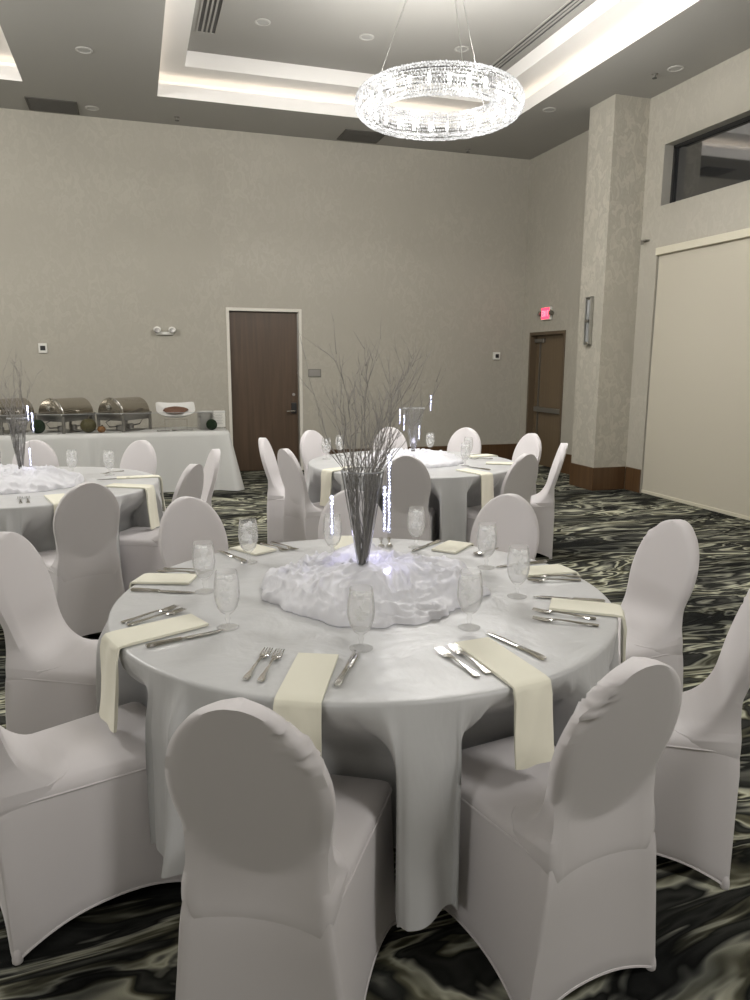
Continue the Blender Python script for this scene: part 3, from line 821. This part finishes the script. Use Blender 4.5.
twigs((-.80,5.70,.868), 'thin pale twigs standing in the left-edge table vase', 15, .20, .88, 5, .0026, 6)
twigs((2.29,6.03,.858), 'few thin twigs standing in the far table vase', 7, .14, .52, 6, .0015, 8)

def icicle(x, y, ztop, L, label, wire=.05):
    t = thing('icicle_light', label, 'icicle light', (x, y, ztop), 0, 'hanging led icicle lights')
    MB().lathe([(0,0),(.0075,0),(.0075,-L),(0,-L-.006)], 12).build('tube', M['tubep'], t)
    n = max(5, int(L/.0125)); b = MB(); rnd = random.Random(x*100)
    for k in range(n):
        z = -.01-(L-.02)*k/(n-1); s = .0050*rnd.uniform(.6,1.15)*(1.35 if k < 3 else 1)
        b.lathe([(0,-s*1.3),(s,0),(0,s*1.3)], 7, c=(rnd.uniform(-.002,.002), rnd.uniform(-.002,.002), z))
    b.build('led_chain', M['led'], t)
    MB().tube([(0,0,0),(.004,.002,wire)], .0012, 5).build('hanging_wire', M['wire'], t)
for x, y, z, L, l in ((.700,2.72,1.118,.16,'led icicle light hanging left of the vase, above a goblet'),
    (.868,2.58,1.170,.175,'led icicle light just right of the vase, shorter and lower one'),
    (.893,2.60,1.285,.30,'long led icicle light just right of the vase rim'),
    (-.728,5.70,1.317,.11,'upper led icicle light among the left-edge table twigs'),
    (-.700,5.69,1.268,.14,'middle led icicle light among the left-edge table twigs'),
    (-.720,5.58,1.03,.13,'lowest led icicle light at the left-edge table, over the fabric'),
    (2.152,6.00,1.238,.14,'led icicle light at left over the far table'),
    (2.198,6.02,1.177,.14,'led icicle light second from left over the far table, slightly lower'),
    (2.436,6.00,1.346,.14,'highest led icicle light over the far table, at right'),
    (2.331,6.00,1.089,.13,'lowest led icicle light over the far table')): icicle(x, y, z, L, l)
for (x, y), l in (((.86,2.52),'small round led light glowing in the fabric at the nearest vase foot'),((-.74,5.62),'small round led light in the fabric of the left-edge table'),((2.34,5.97),'small round led light in the fabric of the far table')):
    o = MB().lathe([(0,0),(.016,0),(.018,.008),(.012,.016),(0,.018)], 16).build('led_puck', M['puck']); o.location = (x, y, .845)
    tag(o, l, 'light', 'led lights in the centrepieces')

# ------------------------------------------------------------------ tableware
# goblet (built once, copied)
gob = thing('water_goblet', 'x', 'glass', (0,0,0), 0, 'water goblets')
MB().lathe([(0,.0),(.036,.0),(.037,.002),(.032,.004),(.014,.008),(.0065,.013),(.0060,.022),(.0095,.032),(.0065,.040),(.009,.046),(.022,.055),(.033,.071),(.0400,.095),(.0428,.118),(.0405,.155),(.0350,.192),(.0340,.192),(.0392,.155),(.0415,.118),(.0388,.096),(.031,.073),(.020,.058),(.0,.051)], 28).build('bowl_and_stem', M['goblet'], gob, angle=60)
MB().lathe([(0,.054),(.018,.0595),(.0292,.075),(.0370,.097),(.0400,.118),(.0380,.155),(.0362,.168),(0,.168)], 24).build('water', M['water'], gob, angle=40)
rnd = random.Random(2); ib = MB()
for k in range(13):
    z = rnd.uniform(.09,.172); rr = rnd.uniform(0,.021); a = rnd.uniform(0,6.28)
    Mx = Matrix.Translation((rr*math.cos(a), rr*math.sin(a), z)) @ Matrix.Rotation(rnd.uniform(0,3),4,Vector((rnd.random(),rnd.random(),rnd.random()+.1)).normalized())
    ib.obox(Mx, .019, .017, .015)
tag(ib.build('ice_cubes', M['ice'], gob, smooth=False, bevel=.002), kind='stuff')
gl = [(.248,2.334,'at the left-edge setting, tallest on that side of the nearest table'),(.211,2.749,'at the upper-left setting behind the left napkins of the nearest table'),(.429,3.112,'at back left of the nearest table, before dark carpet'),
 (.80,3.10,'behind the left side of the twig vase on the nearest table'),(.612,2.034,'in front of the white fabric, between fork pair and knife at front left'),(1.003,2.102,'in front right of the white fabric, behind the front-right forks'),
 (1.313,2.349,'standing farthest right on the nearest table'),(1.379,2.741,'at back right of the nearest table, before a covered chair'),(1.217,3.149,'right of the twig vase at the back of the nearest table')]
for x, y, l in gl: dup(gob, (x, y, ZTOP+.0022), x*9, 'water goblet '+l, 'goblets on the nearest table')
for x, y, l in ((-.49,6.04,'left of the two on the left-edge table'),(-.22,5.92,'right of the two on the left-edge table'),(-1.06,6.30,'at the very left edge behind the white fabric')): dup(gob, (x, y, ZTOP+.0022), x*9, 'ice water goblet '+l, 'goblets on the left-edge table')
for x, y, l in ((1.60,6.40,'far left on the far table, behind the twigs'),(1.78,6.60,'second from left on the far table, behind the twigs'),(2.68,6.60,'below the highest icicle light on the far table'),(2.62,5.66,'left one of two by the front-right napkin of the far table'),(2.86,6.12,'at right of the far table in front of the mottled chair')): dup(gob, (x, y, ZTOP+.0022), x*9, 'ice water goblet '+l, 'goblets on the far table')
for c_ in list(gob.children): bpy.data.objects.remove(c_)
bpy.data.objects.remove(gob)

# napkins: flat on the table from r_in to the edge, then hanging over it
def napkin(ctr, pin, pout, drop, label, group, w=.120, flare=.004):
    a = Vector((pin[0]-ctr[0], pin[1]-ctr[1])); b_ = Vector((pout[0]-ctr[0], pout[1]-ctr[1])); d = (b_-a).normalized(); s = Vector((-d.y, d.x))
    # distance along d from a to the table edge
    ad = a.dot(d); edge = -ad+math.sqrt(max(ad*ad-(a.dot(a)-(RT+.004)**2), 0))
    path = [(edge*t, .0) for t in (0,.1,.25,.5,.75,.92)]
    path = [(u, ZTOP+.0025) for u, _ in path]
    for e in (20,45,70,90): path.append((edge+.010*math.sin(R(e)), ZTOP+.0025-.010*(1-math.cos(R(e)))))
    for t in (.1,.3,.5,.7,.85,1): path.append((edge+.010+.02*t*t+.006, ZTOP-.01-drop*t))
    rows = []; n = 8; th = .0085
    for pi_, (u, z) in enumerate(path):
        ww = w*(1+flare*pi_)
        down = pi_ >= 8
        top = []; bot = []
        for k in range(n+1):
            v = -1+2*k/n
            base = a+d*u+s*(v*ww/2)
            # stay outside the round edge once hanging
            off = 0
            if u >= edge-.001:
                off = math.sqrt(max((RT+.004)**2-(v*ww/2+a.dot(s))**2, 0))-math.sqrt(max((RT+.004)**2-a.dot(s)**2, 0))
                off = off*.6
            bx = base+d*off
            wob = .003*math.sin(v*5+pi_*.7)*(1 if down else .15)
            if down:
                top.append((bx.x+d.x*(th+wob), bx.y+d.y*(th+wob), z)); bot.append((bx.x, bx.y, z))
            else:
                top.append((bx.x, bx.y, z+th)); bot.append((bx.x, bx.y, z))
        if 6 <= pi_ < 8:
            top = [(p[0]+d.x*th*.6, p[1]+d.y*th*.6, p[2]-th*.3) for p in top]
        rows.append(top+list(reversed(bot)))
    m = MB(); m.loft(rows, True, True, True)
    o = m.build('napkin', M['napkin'], None, angle=50); o.location = (*ctr, 0)
    return tag(o, label, 'napkin', group)
def pol(c_, r, a): return (c_[0]+r*math.cos(R(a)), c_[1]+r*math.sin(R(a)))
NG = 'cream napkins on the nearest table'
napkin(TC, (.165,2.425), (-.075,2.325), .245, 'cream folded napkin hanging over the left edge of the nearest table', NG, .124, .022)
napkin(TC, (.474,2.012), (.37,1.772), .27, 'cream folded napkin hanging behind the foreground chair, between forks and knife', NG)
napkin(TC, (.955,1.98), (.972,1.745), .205, 'cream folded napkin hanging over the seat at front right', NG)
napkin(TC, (1.38,2.225), (1.552,2.103), .28, 'cream folded napkin hanging over the right edge of the nearest table', NG)
napkin(TC, pol(TC,.70,5.5), pol(TC,.92,4), .26, 'cream folded napkin at right of the nearest table, behind two goblets', NG)
napkin(TC, pol(TC,.71,42.5), pol(TC,.92,42.5), .26, 'cream folded napkin at back right, before the covered chair', NG)
napkin(TC, pol(TC,.66,80), pol(TC,.92,79), .26, 'cream folded napkin directly behind the twig vase of nearest table', NG)
napkin(TC, pol(TC,.74,110), pol(TC,.92,112), .26, 'cream folded napkin at back left beside the goblet on dark carpet background', NG)
napkin(TC, pol(TC,.70,149), pol(TC,.92,151.5), .26, 'cream folded napkin lying flat at the upper left of the nearest table', NG)
NL = 'cream napkins on the left-edge table'
napkin(TL, pol(TL,.62,-23), pol(TL,.92,-25), .27, 'cream napkin hanging over the right end of the left-edge table', NL)
napkin(TL, pol(TL,.60,-66), pol(TL,.92,-69), .27, 'cream napkin at the front of the left-edge table behind a chair back', NL)
napkin(TL, pol(TL,.62,8), pol(TL,.92,6), .27, 'pale rolled napkin at far right of the left-edge table', NL, .09)
NB_ = 'cream napkins on the far table'
napkin(TB, pol(TB,.64,-160), pol(TB,.92,-158), .27, 'cream napkin hanging over the left front of the far table', NB_)
napkin(TB, pol(TB,.62,-71), pol(TB,.92,-72), .275, 'cream napkin hanging over the front right of the far table', NB_)
napkin(TB, pol(TB,.64,14), pol(TB,.92,14), .26, 'cream napkin at right end of the far table', NB_)
napkin(TB, pol(TB,.64,-26), pol(TB,.92,-27), .26, 'cream napkin at right of the far table, in front of the edge-on chair', NB_)

# flatware
def strip(b, secs, M4=None):
    rings = []
    for x, y, w, z, t in secs:
        rings.append([(x-w/2,y,z),(x+w/2,y,z),(x+w/2*.8,y,z+t),(x-w/2*.8,y,z+t)])
    b.loft(rings, True, True, True)
def fork():
    b = MB()
    strip(b, [(0,0,.008,.001,.003),(0,.004,.0155,.001,.003),(0,.02,.016,.001,.0035),(0,.045,.010,.002,.0035),(0,.085,.006,.0045,.0035),(0,.122,.0055,.006,.003),(0,.136,.014,.005,.0025),(0,.150,.023,.003,.002),(0,.160,.024,.0025,.002)])
    for k in range(4):
        x = -.0098+k*.00653
        strip(b, [(x,.158,.0042,.0025,.002),(x*.98,.178,.0036,.0035,.0018),(x*.95,.200,.0022,.0065,.0012)])
    return b
def knife():
    b = MB()
    strip(b, [(0,0,.009,.001,.005),(0,.004,.0155,.001,.006),(0,.03,.015,.001,.0065),(0,.07,.011,.001,.006),(0,.10,.0115,.001,.0055),(0,.104,.013,.001,.005)])
    strip(b, [(0,.104,.010,.002,.0022),(.001,.125,.017,.002,.0018),(.001,.19,.018,.002,.0015),(-.001,.222,.013,.002,.0012),(-.004,.236,.004,.002,.001)])
    return b
def spoon():
    b = MB()
    strip(b, [(0,0,.009,.001,.003),(0,.004,.015,.001,.003),(0,.03,.012,.001,.0035),(0,.08,.006,.004,.0035),(0,.125,.006,.005,.003)])
    rings = []
    for j in range(9):
        u = j/8; y = .122+.060*u; w = .0205*math.sqrt(max(1-(2*u-1)**2, .02)); ring = []
        for k in range(7):
            v = -1+2*k/6; ring.append((v*w, y, .006-.005*(1-v*v)*math.sin(PI*u)))
        rings.append(ring)
    b.loft(rings, False); b.loft([[(p[0],p[1],p[2]+.001) for p in r] for r in rings], False)
    return b
protos = {k: f_().build(k, M['steel'], None, angle=50).data for k, f_ in (('fork',fork),('knife',knife),('spoon',spoon))}
for o in list(bpy.data.objects):
    if o.name in ('fork','knife','spoon'): bpy.data.objects.remove(o)
def ware(kind, h, tip, label, group, name=None, z=ZTOP+.0022):
    o = bpy.data.objects.new(name or kind, protos[kind]); C.objects.link(o)
    d = Vector((tip[0]-h[0], tip[1]-h[1])); o.location = (h[0], h[1], z); o.rotation_euler = (0, 0, math.atan2(d.y, d.x)-PI/2); o.scale = (1.3,1.08,1.2)
    return tag(o, label, kind, group)
def setting(where, kn, f1, f2, group):
    if kn: ware('knife', kn[0], kn[1], 'silver knife '+where, group+' knives', 'dinner_knife')
    if f1: ware('fork', f1[0], f1[1], 'outer silver fork '+where, group+' forks', 'dinner_fork')
    if f2: ware('fork', f2[0], f2[1], 'inner silver fork '+where, group+' forks', 'salad_fork')
GN = 'nearest table'
setting('beside the napkin hanging over the left table edge', ((-.01,2.235),(.206,2.301)), ((-.085,2.475),(.095,2.585)), ((-.066,2.445),(.118,2.545)), GN)
setting('beside the napkin behind the foreground chair', ((.472,1.791),(.579,1.987)), ((.244,1.908),(.343,2.101)), ((.280,1.884),(.396,2.126)), GN)
setting('beside the napkin hanging at front right', ((1.1,1.787),(1.045,2.006)), ((.86,1.737),(.830,1.957)), ((.898,1.746),(.875,2.01)), GN)
setting('beside the napkin hanging over the right table edge', ((1.587,2.194),(1.39,2.313)), ((1.448,2.045),(1.296,2.178)), ((1.418,1.985),(1.275,2.085)), GN)
setting('beside the napkin at right, behind the rightmost goblet', ((1.672,2.745),(1.435,2.732)), ((1.684,2.497),(1.50,2.555)), ((1.655,2.455),(1.480,2.50)), GN)
setting('left of the back-right napkin, in front of the chair', ((1.375,3.232),(1.205,3.11)), None, None, GN)
ware('spoon', (1.58,3.03), (1.43,2.93), 'silver spoon peeking out beside the back-right napkin', 'nearest table spoons', 'teaspoon')
setting('right of the vase at the back of the nearest table', None, ((1.118,3.375),(1.063,3.203)), ((1.155,3.365),(1.10,3.193)), GN)
setting('left of the back-left napkin near the goblet', ((.418,3.115),(.329,3.345)), ((.533,3.435),(.62,3.26)), ((.585,3.445),(.66,3.27)), GN)
setting('at the upper-left napkin lying flat', ((-.055,2.846),(.163,2.741)), ((.045,3.085),(.225,2.982)), ((.075,3.115),(.25,3.01)), GN)
setting('beside the front napkin of the left-edge table', None, ((-.70,4.86),(-.73,5.06)), ((-.66,4.87),(-.69,5.07)), 'left-edge table')
setting('near the goblets on the left-edge table', ((-.05,5.72),(-.26,5.70)), ((-.12,6.12),(-.27,5.99)), None, 'left-edge table')
setting('at the far table beside its front-right napkin', ((2.70,5.35),(2.62,5.56)), None, None, 'far table')
setting('at the far table beside its right-end napkin', ((3.10,6.32),(2.87,6.27)), ((3.05,6.0),(2.86,6.02)), None, 'far table')

# ------------------------------------------------------------------ buffet
BX0, BX1, BY0, BY1, BZ = -2.9, 1.10, 9.48, 10.24, .76
bt = thing('buffet_table', 'long table hidden under the white buffet cloth against the back wall', 'table', ((BX0+BX1)/2, (BY0+BY1)/2, 0))
hx, hy = (BX1-BX0)/2, (BY1-BY0)/2
MB().box(-hx+.02,hx-.02,-hy+.02,hy-.02,BZ-.04,BZ-.006).build('tabletop', M['door'], bt, smooth=False)
for sx in (-1,1):
    for sy in (-1,1): MB().tube([(sx*(hx-.2),sy*(hy-.1),0),(sx*(hx-.2),sy*(hy-.1),BZ-.04)], .016, 8).build('leg', M['dsteel'], bt)
# cloth: rounded-rectangle loft with hanging folds
per = []
def perim(n):
    L = [2*hx, 2*hy, 2*hx, 2*hy]; tot = sum(L); out = []
    for i in range(n):
        s = tot*i/n; k = 0
        while s > L[k]: s -= L[k]; k += 1
        u = s/L[k]
        p = [(lerp(-hx,hx,u),-hy),(hx,lerp(-hy,hy,u)),(lerp(hx,-hx,u),hy),(-hx,lerp(hy,-hy,u))][k]
        nrm = [(0,-1),(1,0),(0,1),(-1,0)][k]
        ce = min(u, 1-u)*L[k]
        w = max(0, 1-ce/.16); 
        if w > 0:
            o_ = [(0,-1),(1,0),(0,1),(-1,0)][(k+1) % 4 if u > .5 else (k-1) % 4]
            nrm = (nrm[0]+o_[0]*w*.5, nrm[1]+o_[1]*w*.5); 
        out.append((p, nrm, tot*i/n, w))
    return out
PR = perim(420); rows = [[(p[0]*.0, p[1]*.0, BZ) for p, *_ in PR], [(p[0]*.97, p[1]*.95, BZ) for p, *_ in PR], [(p[0]*1.0, p[1]*1.0, BZ-.001) for p, *_ in PR]]
for j in range(1, 15):
    t = j/14; row = []
    for p, nrm, s, w in PR:
        fold = .012*math.sin(s*9)+.009*math.sin(s*17+1)+.045*math.exp(-((s-2.33)/.035)**2)+.03*math.exp(-((s-2.45)/.03)**2)+.03*math.exp(-((s-3.72)/.04)**2)
        o_ = .006+t*(.018+fold+.10*w)
        o_ = .006+t*(.018+fold+.17*w)
        row.append((p[0]+nrm[0]*o_, p[1]+nrm[1]*o_, lerp(BZ-.006, .012+.0*w, t)))
    rows.append(row)
o = MB().loft(rows).build('buffet_cloth', M['linen'], None, angle=0); o.location = ((BX0+BX1)/2, (BY0+BY1)/2, 0)
tag(o, 'white floor-length linen cloth over the long buffet table at the back wall', 'tablecloth')

def chafer(name_label, loc, rz):
    t = thing('chafing_dish', name_label, 'chafing dish', loc, rz, 'roll top chafing dishes')
    # local: long axis y, end cap towards -y
    L, W_ = .27, .185
    b = MB(); rings = []
    for j in range(2):
        pass
    ys = [-L,-L,-L+.012,L-.012,L,L]; rs = [.0,.93,1.0,1.0,.93,.0]
    for y, s in zip(ys, rs):
        rings.append([(W_*s*math.cos(PI*k/28), y, .225+.185*s*math.sin(PI*k/28)) for k in range(29)])
    b.loft(rings, False)
    lid = b.build('roll_lid', M['chafer'], t, angle=35)
    MB().tube([(W_*1.005*math.cos(PI*k/28), -L+.03, .225+.187*math.sin(PI*k/28)) for k in range(29)], .009, 8).build('lid_band', M['steel'], lid)
    MB().lathe([(0,0),(.03,0),(.034,.015),(.02,.03),(0,.032)], 18, M=Matrix.Translation((0,-L,.30)) @ Matrix.Rotation(PI/2,4,'X')).build('knob', M['steel'], lid)
    b = MB(); b.loft([[(sx*(W_-.02)*1.0, sy*(L-.02), .135) for sx, sy in ((-1,-1),(1,-1),(1,1),(-1,1))], [(sx*(W_+.004), sy*(L+.004), .175) for sx, sy in ((-1,-1),(1,-1),(1,1),(-1,1))], [(sx*(W_+.018), sy*(L+.018), .215) for sx, sy in ((-1,-1),(1,-1),(1,1),(-1,1))], [(sx*(W_+.018), sy*(L+.018), .228) for sx, sy in ((-1,-1),(1,-1),(1,1),(-1,1))]], True, True, True)
    b.build('water_pan', M['dsteel'], t, smooth=False, bevel=.008)
    for sx in (-1, 1):
        for sy in (-1, 1):
            x, y = sx*(W_+.004), sy*(L-.02)
            MB().tube([(x,y,.20),(x+sx*.006,y,.12),(x+sx*.004,y,.05),(x,y,.0)], [.021,.020,.019,.022], 8).build('leg', M['dsteel'], t)
    for sy in (-1, 1):
        MB().tube([(0,sy*(L-.05),.16),(sy*.02,sy*(L+.045),.12),(0,sy*(L+.01),.06),(0,sy*.10,.05)], .007, 8).build('burner_arm', M['black'], t)
        MB().lathe([(0,.012),(.045,.012),(.045,.07),(.035,.074),(0,.074)], 18, c=(0,sy*.10,0)).build('burner', M['dsteel'], t)
    MB().box(-W_+.01,W_-.01,-.16,.16,.004,.014).build('shelf', M['dsteel'], t, smooth=False, bevel=.003)
    return t
c0 = chafer('roll top chafing dish nearest the serving platter, right of three', (-.15, 9.92, BZ+.002), R(-40))
dup(c0, (-.83, 9.92, BZ+.002), R(-40), 'roll top chafing dish in the middle of the row of three')
dup(c0, (-1.51, 9.92, BZ+.002), R(-40), 'roll top chafing dish at the left picture edge, behind twigs')

# plate stack
for k in range(14):
    o = MB().lathe([(0,0),(.070,0),(.075,.004),(.112,.015),(.1135,.0165),(.110,.0175),(.073,.008),(0,.006)], 32).build('dinner_plate', M['plate'], None) if k == 0 else None
    if k == 0: plate_me = o.data
    else: o = bpy.data.objects.new('dinner_plate', plate_me); C.objects.link(o)
    o.location = (.845+.002*math.sin(k*2.1), 9.80+.002*math.cos(k*1.7), BZ+.0012+.0165*k)
    n = 13-k
    w_ = ['topmost','second','third','fourth','fifth','sixth','seventh','eighth','ninth','tenth','eleventh','twelfth','thirteenth','bottom'][n]
    tag(o, 'white china plate, '+(w_ if n in (0,13) else w_+' from the top')+' of the stack at the buffet right end', 'plate', 'stacked white plates on the buffet')
t = thing('menu_card', 'white menu card in clear stand at the right end of the buffet', 'menu card', (1.01, 9.86, BZ+.001))
MB().box(-.10,.10,0,.012,.008,.24).build('acrylic_frame', M['acryl'], t, smooth=False)
MB().box(-.092,.092,.004,.008,.02,.232).build('card', M['card'], t, smooth=False)
li = MB()
for k in range(7): li.box(-.06+.008*(k % 3),.06-.01*(k % 2),.0035,.0039,.06+.021*k,.063+.021*k)
li.build('printed_lines', M['ink'], t, smooth=False)
MB().box(-.10,.10,-.03,.05,0,.008).build('foot', M['acryl'], t, smooth=False)

def ball(name, loc, r, mat, label, cat, squash=1.0, lobes=0, stem=True):
    t = thing(name, label, cat, loc)
    rings = []
    for j in range(15):
        a = -PI/2+PI*j/14; ring = []
        for k in range(40):
            th = 2*PI*k/40; rr = r*math.cos(a)*(1+.05*lobes*abs(math.sin(th*4)))
            ring.append((rr*math.cos(th), rr*math.sin(th), r*squash*(1+math.sin(a)-.12*lobes*math.exp(-(math.cos(a)*4)**2)*(1 if a > 0 else 0))))
        rings.append(ring)
    MB().loft(rings, True, True, True).build('body', mat, t, angle=0)
    if stem: MB().tube([(0,0,r*squash*1.8),(.006,0,r*squash*2.05),(.02,0,r*squash*2.2)], [.014,.009,.010], 7).build('stem', M['stem'], t)
ball('gourd', (-.570,9.66,BZ+.001), .092, M['gourd'], 'dark green ribbed gourd in front of the middle chafing dish', 'gourd', .95, 1)
ball('gourd', (-.42,9.62,BZ+.001), .048, M['gourdo'], 'small orange brown gourd beside the larger green gourd', 'gourd', .85, 1)
ball('moss_ball', (-1.14,9.70,BZ+.001), .085, M['moss'], 'dark green moss ball on the buffet between the two left chafing dishes', 'decoration', 1, 0, False)
ball('moss_ball', (.905,9.64,BZ+.001), .070, M['moss'], 'dark green moss ball in front of the plate stack', 'decoration', 1, 0, False)

# platter on clear riser
t = thing('riser', 'clear acrylic riser holding the white platter on the buffet', 'riser', (.475, 9.86, BZ+.001))
r_ = MB(); r_.box(-.14,.14,-.09,.09,.127,.133); r_.box(-.14,-.134,-.09,.09,0,.127); r_.box(.134,.14,-.09,.09,0,.127)
r_.build('stand', M['acryl'], t, smooth=False)
def tilt(x, y, z): # platter plane tilted towards the room
    v = Matrix.Rotation(R(28),4,'X') @ Vector((x, y, z)); return (v.x, v.y, v.z)
pl = MB(); rows = []
for s, z in ((.0,.006),(.55,.006),(.72,.014),(.95,.052),(1.0,.058),(.97,.048),(.74,.004),(.55,0),(0,0)):
    ring = []
    for k in range(48):
        a = 2*PI*k/48; x, y = math.cos(a), math.sin(a); p = 5; q = 1/((abs(x)**p+abs(y)**p)**(1/p))
        lift = .040*s*(abs(x*q)**3)
        ring.append(tilt(x*q*.24*s, y*q*.16*s, z+lift))
    rows.append(ring)
o = pl.loft(rows, True).build('serving_platter', M['plate'], None, angle=50); o.location = (.475, 9.86, .76+.134+.075)
tag(o, 'white square-cornered serving platter tilted on a clear riser', 'platter')
mt = MB(); rows = []
for j in range(12):
    a = PI*j/11; ring = []
    for k in range(36):
        th = 2*PI*k/36; nz_ = 1+.14*noise.noise(Vector((math.cos(th)*2, math.sin(th)*2, j*.5)))
        ring.append(tilt(.150*math.sin(a)*math.cos(th)*nz_, .075*math.sin(a)*math.sin(th)*nz_, .036-.030*math.cos(a)*nz_))
    rows.append(ring)
o = mt.loft(rows, True).build('roast_meat', M['meat'], None, angle=0); o.location = (.475, 9.852, .76+.134+.086)
tag(o, 'brown roast meat lying in the white serving platter', 'food')
o = MB()
o.tube([(0,0,.012),(.10,.01,.016),(.2,-.02,.014)], [.006,.005,.007], 8); o.lathe([(0,0),(.03,.006),(.036,.02),(.034,.02),(.028,.008),(0,.003)], 18, c=(-.03,0,.0))
o = o.build('serving_spoon', M['dsteel']); o.location = (.47, 9.62, BZ+.001); tag(o, 'metal serving spoon lying on the buffet below the platter', 'spoon')
o = MB(); o.tube([(0,0,.008),(.07,.012,.010),(.15,.02,.012)], .005, 8); o.tube([(0,0,.008),(.07,-.008,.010),(.15,-.012,.012)], .005, 8); o.lathe([(0,0),(.012,.004),(.012,.014),(0,.018)], 10)
o = o.build('serving_tongs', M['dsteel']); o.location = (.24, 9.60, BZ+.001); tag(o, 'metal serving tongs lying on the buffet left of the spoon', 'tongs')
t = thing('sneeze_guard', 'low clear acrylic guard panel standing along the buffet front edge', 'sneeze guard', (-.75, 9.53, BZ+.001))
MB().box(-1.9,1.83,-.003,.003,.008,.232).build('panel', M['acryl'], t, smooth=False)
MB().box(-1.9,1.83,-.004,.004,.232,.238).build('top_edge', M['acedge'], t, smooth=False)
for x in (-1.15,-.15,.55,1.825): MB().box(x-.012,x+.012,-.035,.035,0,.008).box(x-.006,x+.006,-.006,-.003,.008,.232).build('foot', M['acryl'], t, smooth=False)

# ------------------------------------------------------------------ lights
def point(name, loc, e, rad, col=(1,.975,.945)):
    l = bpy.data.lights.new(name, 'POINT'); l.energy = e; l.shadow_soft_size = rad; l.color = col
    o = bpy.data.objects.new(name, l); C.objects.link(o); o.location = loc; return o
for k in range(6):
    q = torus_pt(2*PI*(k+.5)/6, 0, 0); point('chandelier_lamp', (2.65+q.x, 6.466+q.y, 3.835), 70, .05)
point('left_tray_fill', (-3.26,6.47,3.86), 250, .5)  # added point light for an assumed, unseen chandelier in the left tray
point('rear_left_fill', (-3.26,-1.6,3.86), 110, .5)  # added fill light behind the camera, at an imagined chandelier spot
point('rear_right_fill', (2.65,-.6,3.86), 135, .5)  # added fill brightening the near chairs from behind the camera; chandelier only imagined
point('vase_led', (.83,2.70,.95), .28, .03, (.66,.62,1.0))
point('vase_led', (2.28,6.0,.95), .3, .03, (.75,.75,1.0))
w = bpy.data.worlds.new('night'); bpy.context.scene.world = w; w.use_nodes = True
w.node_tree.nodes['Background'].inputs[0].default_value = (.01,.011,.014,1); w.node_tree.nodes['Background'].inputs[1].default_value = 1

# ------------------------------------------------------------------ camera
fpx, p, yaw, roll, hc = 738.56, .184197, .311309, .0045686, 1.62137
cy, sy = math.cos(yaw), math.sin(yaw)
rv = Vector((cy,-sy,0)); fw = Vector((sy*math.cos(p), cy*math.cos(p), -math.sin(p))); uv = rv.cross(fw)
r2 = rv*math.cos(roll)+uv*math.sin(roll); u2 = -rv*math.sin(roll)+uv*math.cos(roll)
cam = bpy.data.cameras.new('camera'); cam.sensor_fit = 'HORIZONTAL'; cam.sensor_width = 36; cam.lens = fpx*36/750; cam.clip_start = .05
co = bpy.data.objects.new('camera', cam); C.objects.link(co)
co.matrix_world = Matrix(((r2.x,u2.x,-fw.x,0),(r2.y,u2.y,-fw.y,0),(r2.z,u2.z,-fw.z,hc),(0,0,0,1)))
sc = bpy.context.scene; sc.camera = co
sc.view_settings.view_transform = 'Standard'; sc.view_settings.look = 'None'; sc.view_settings.gamma = 1; sc.view_settings.use_curve_mapping = False
sc.view_settings.exposure = 0.72
sc.cycles.max_bounces = 8; sc.cycles.transparent_max_bounces = 16; sc.cycles.sample_clamp_indirect = 4.0
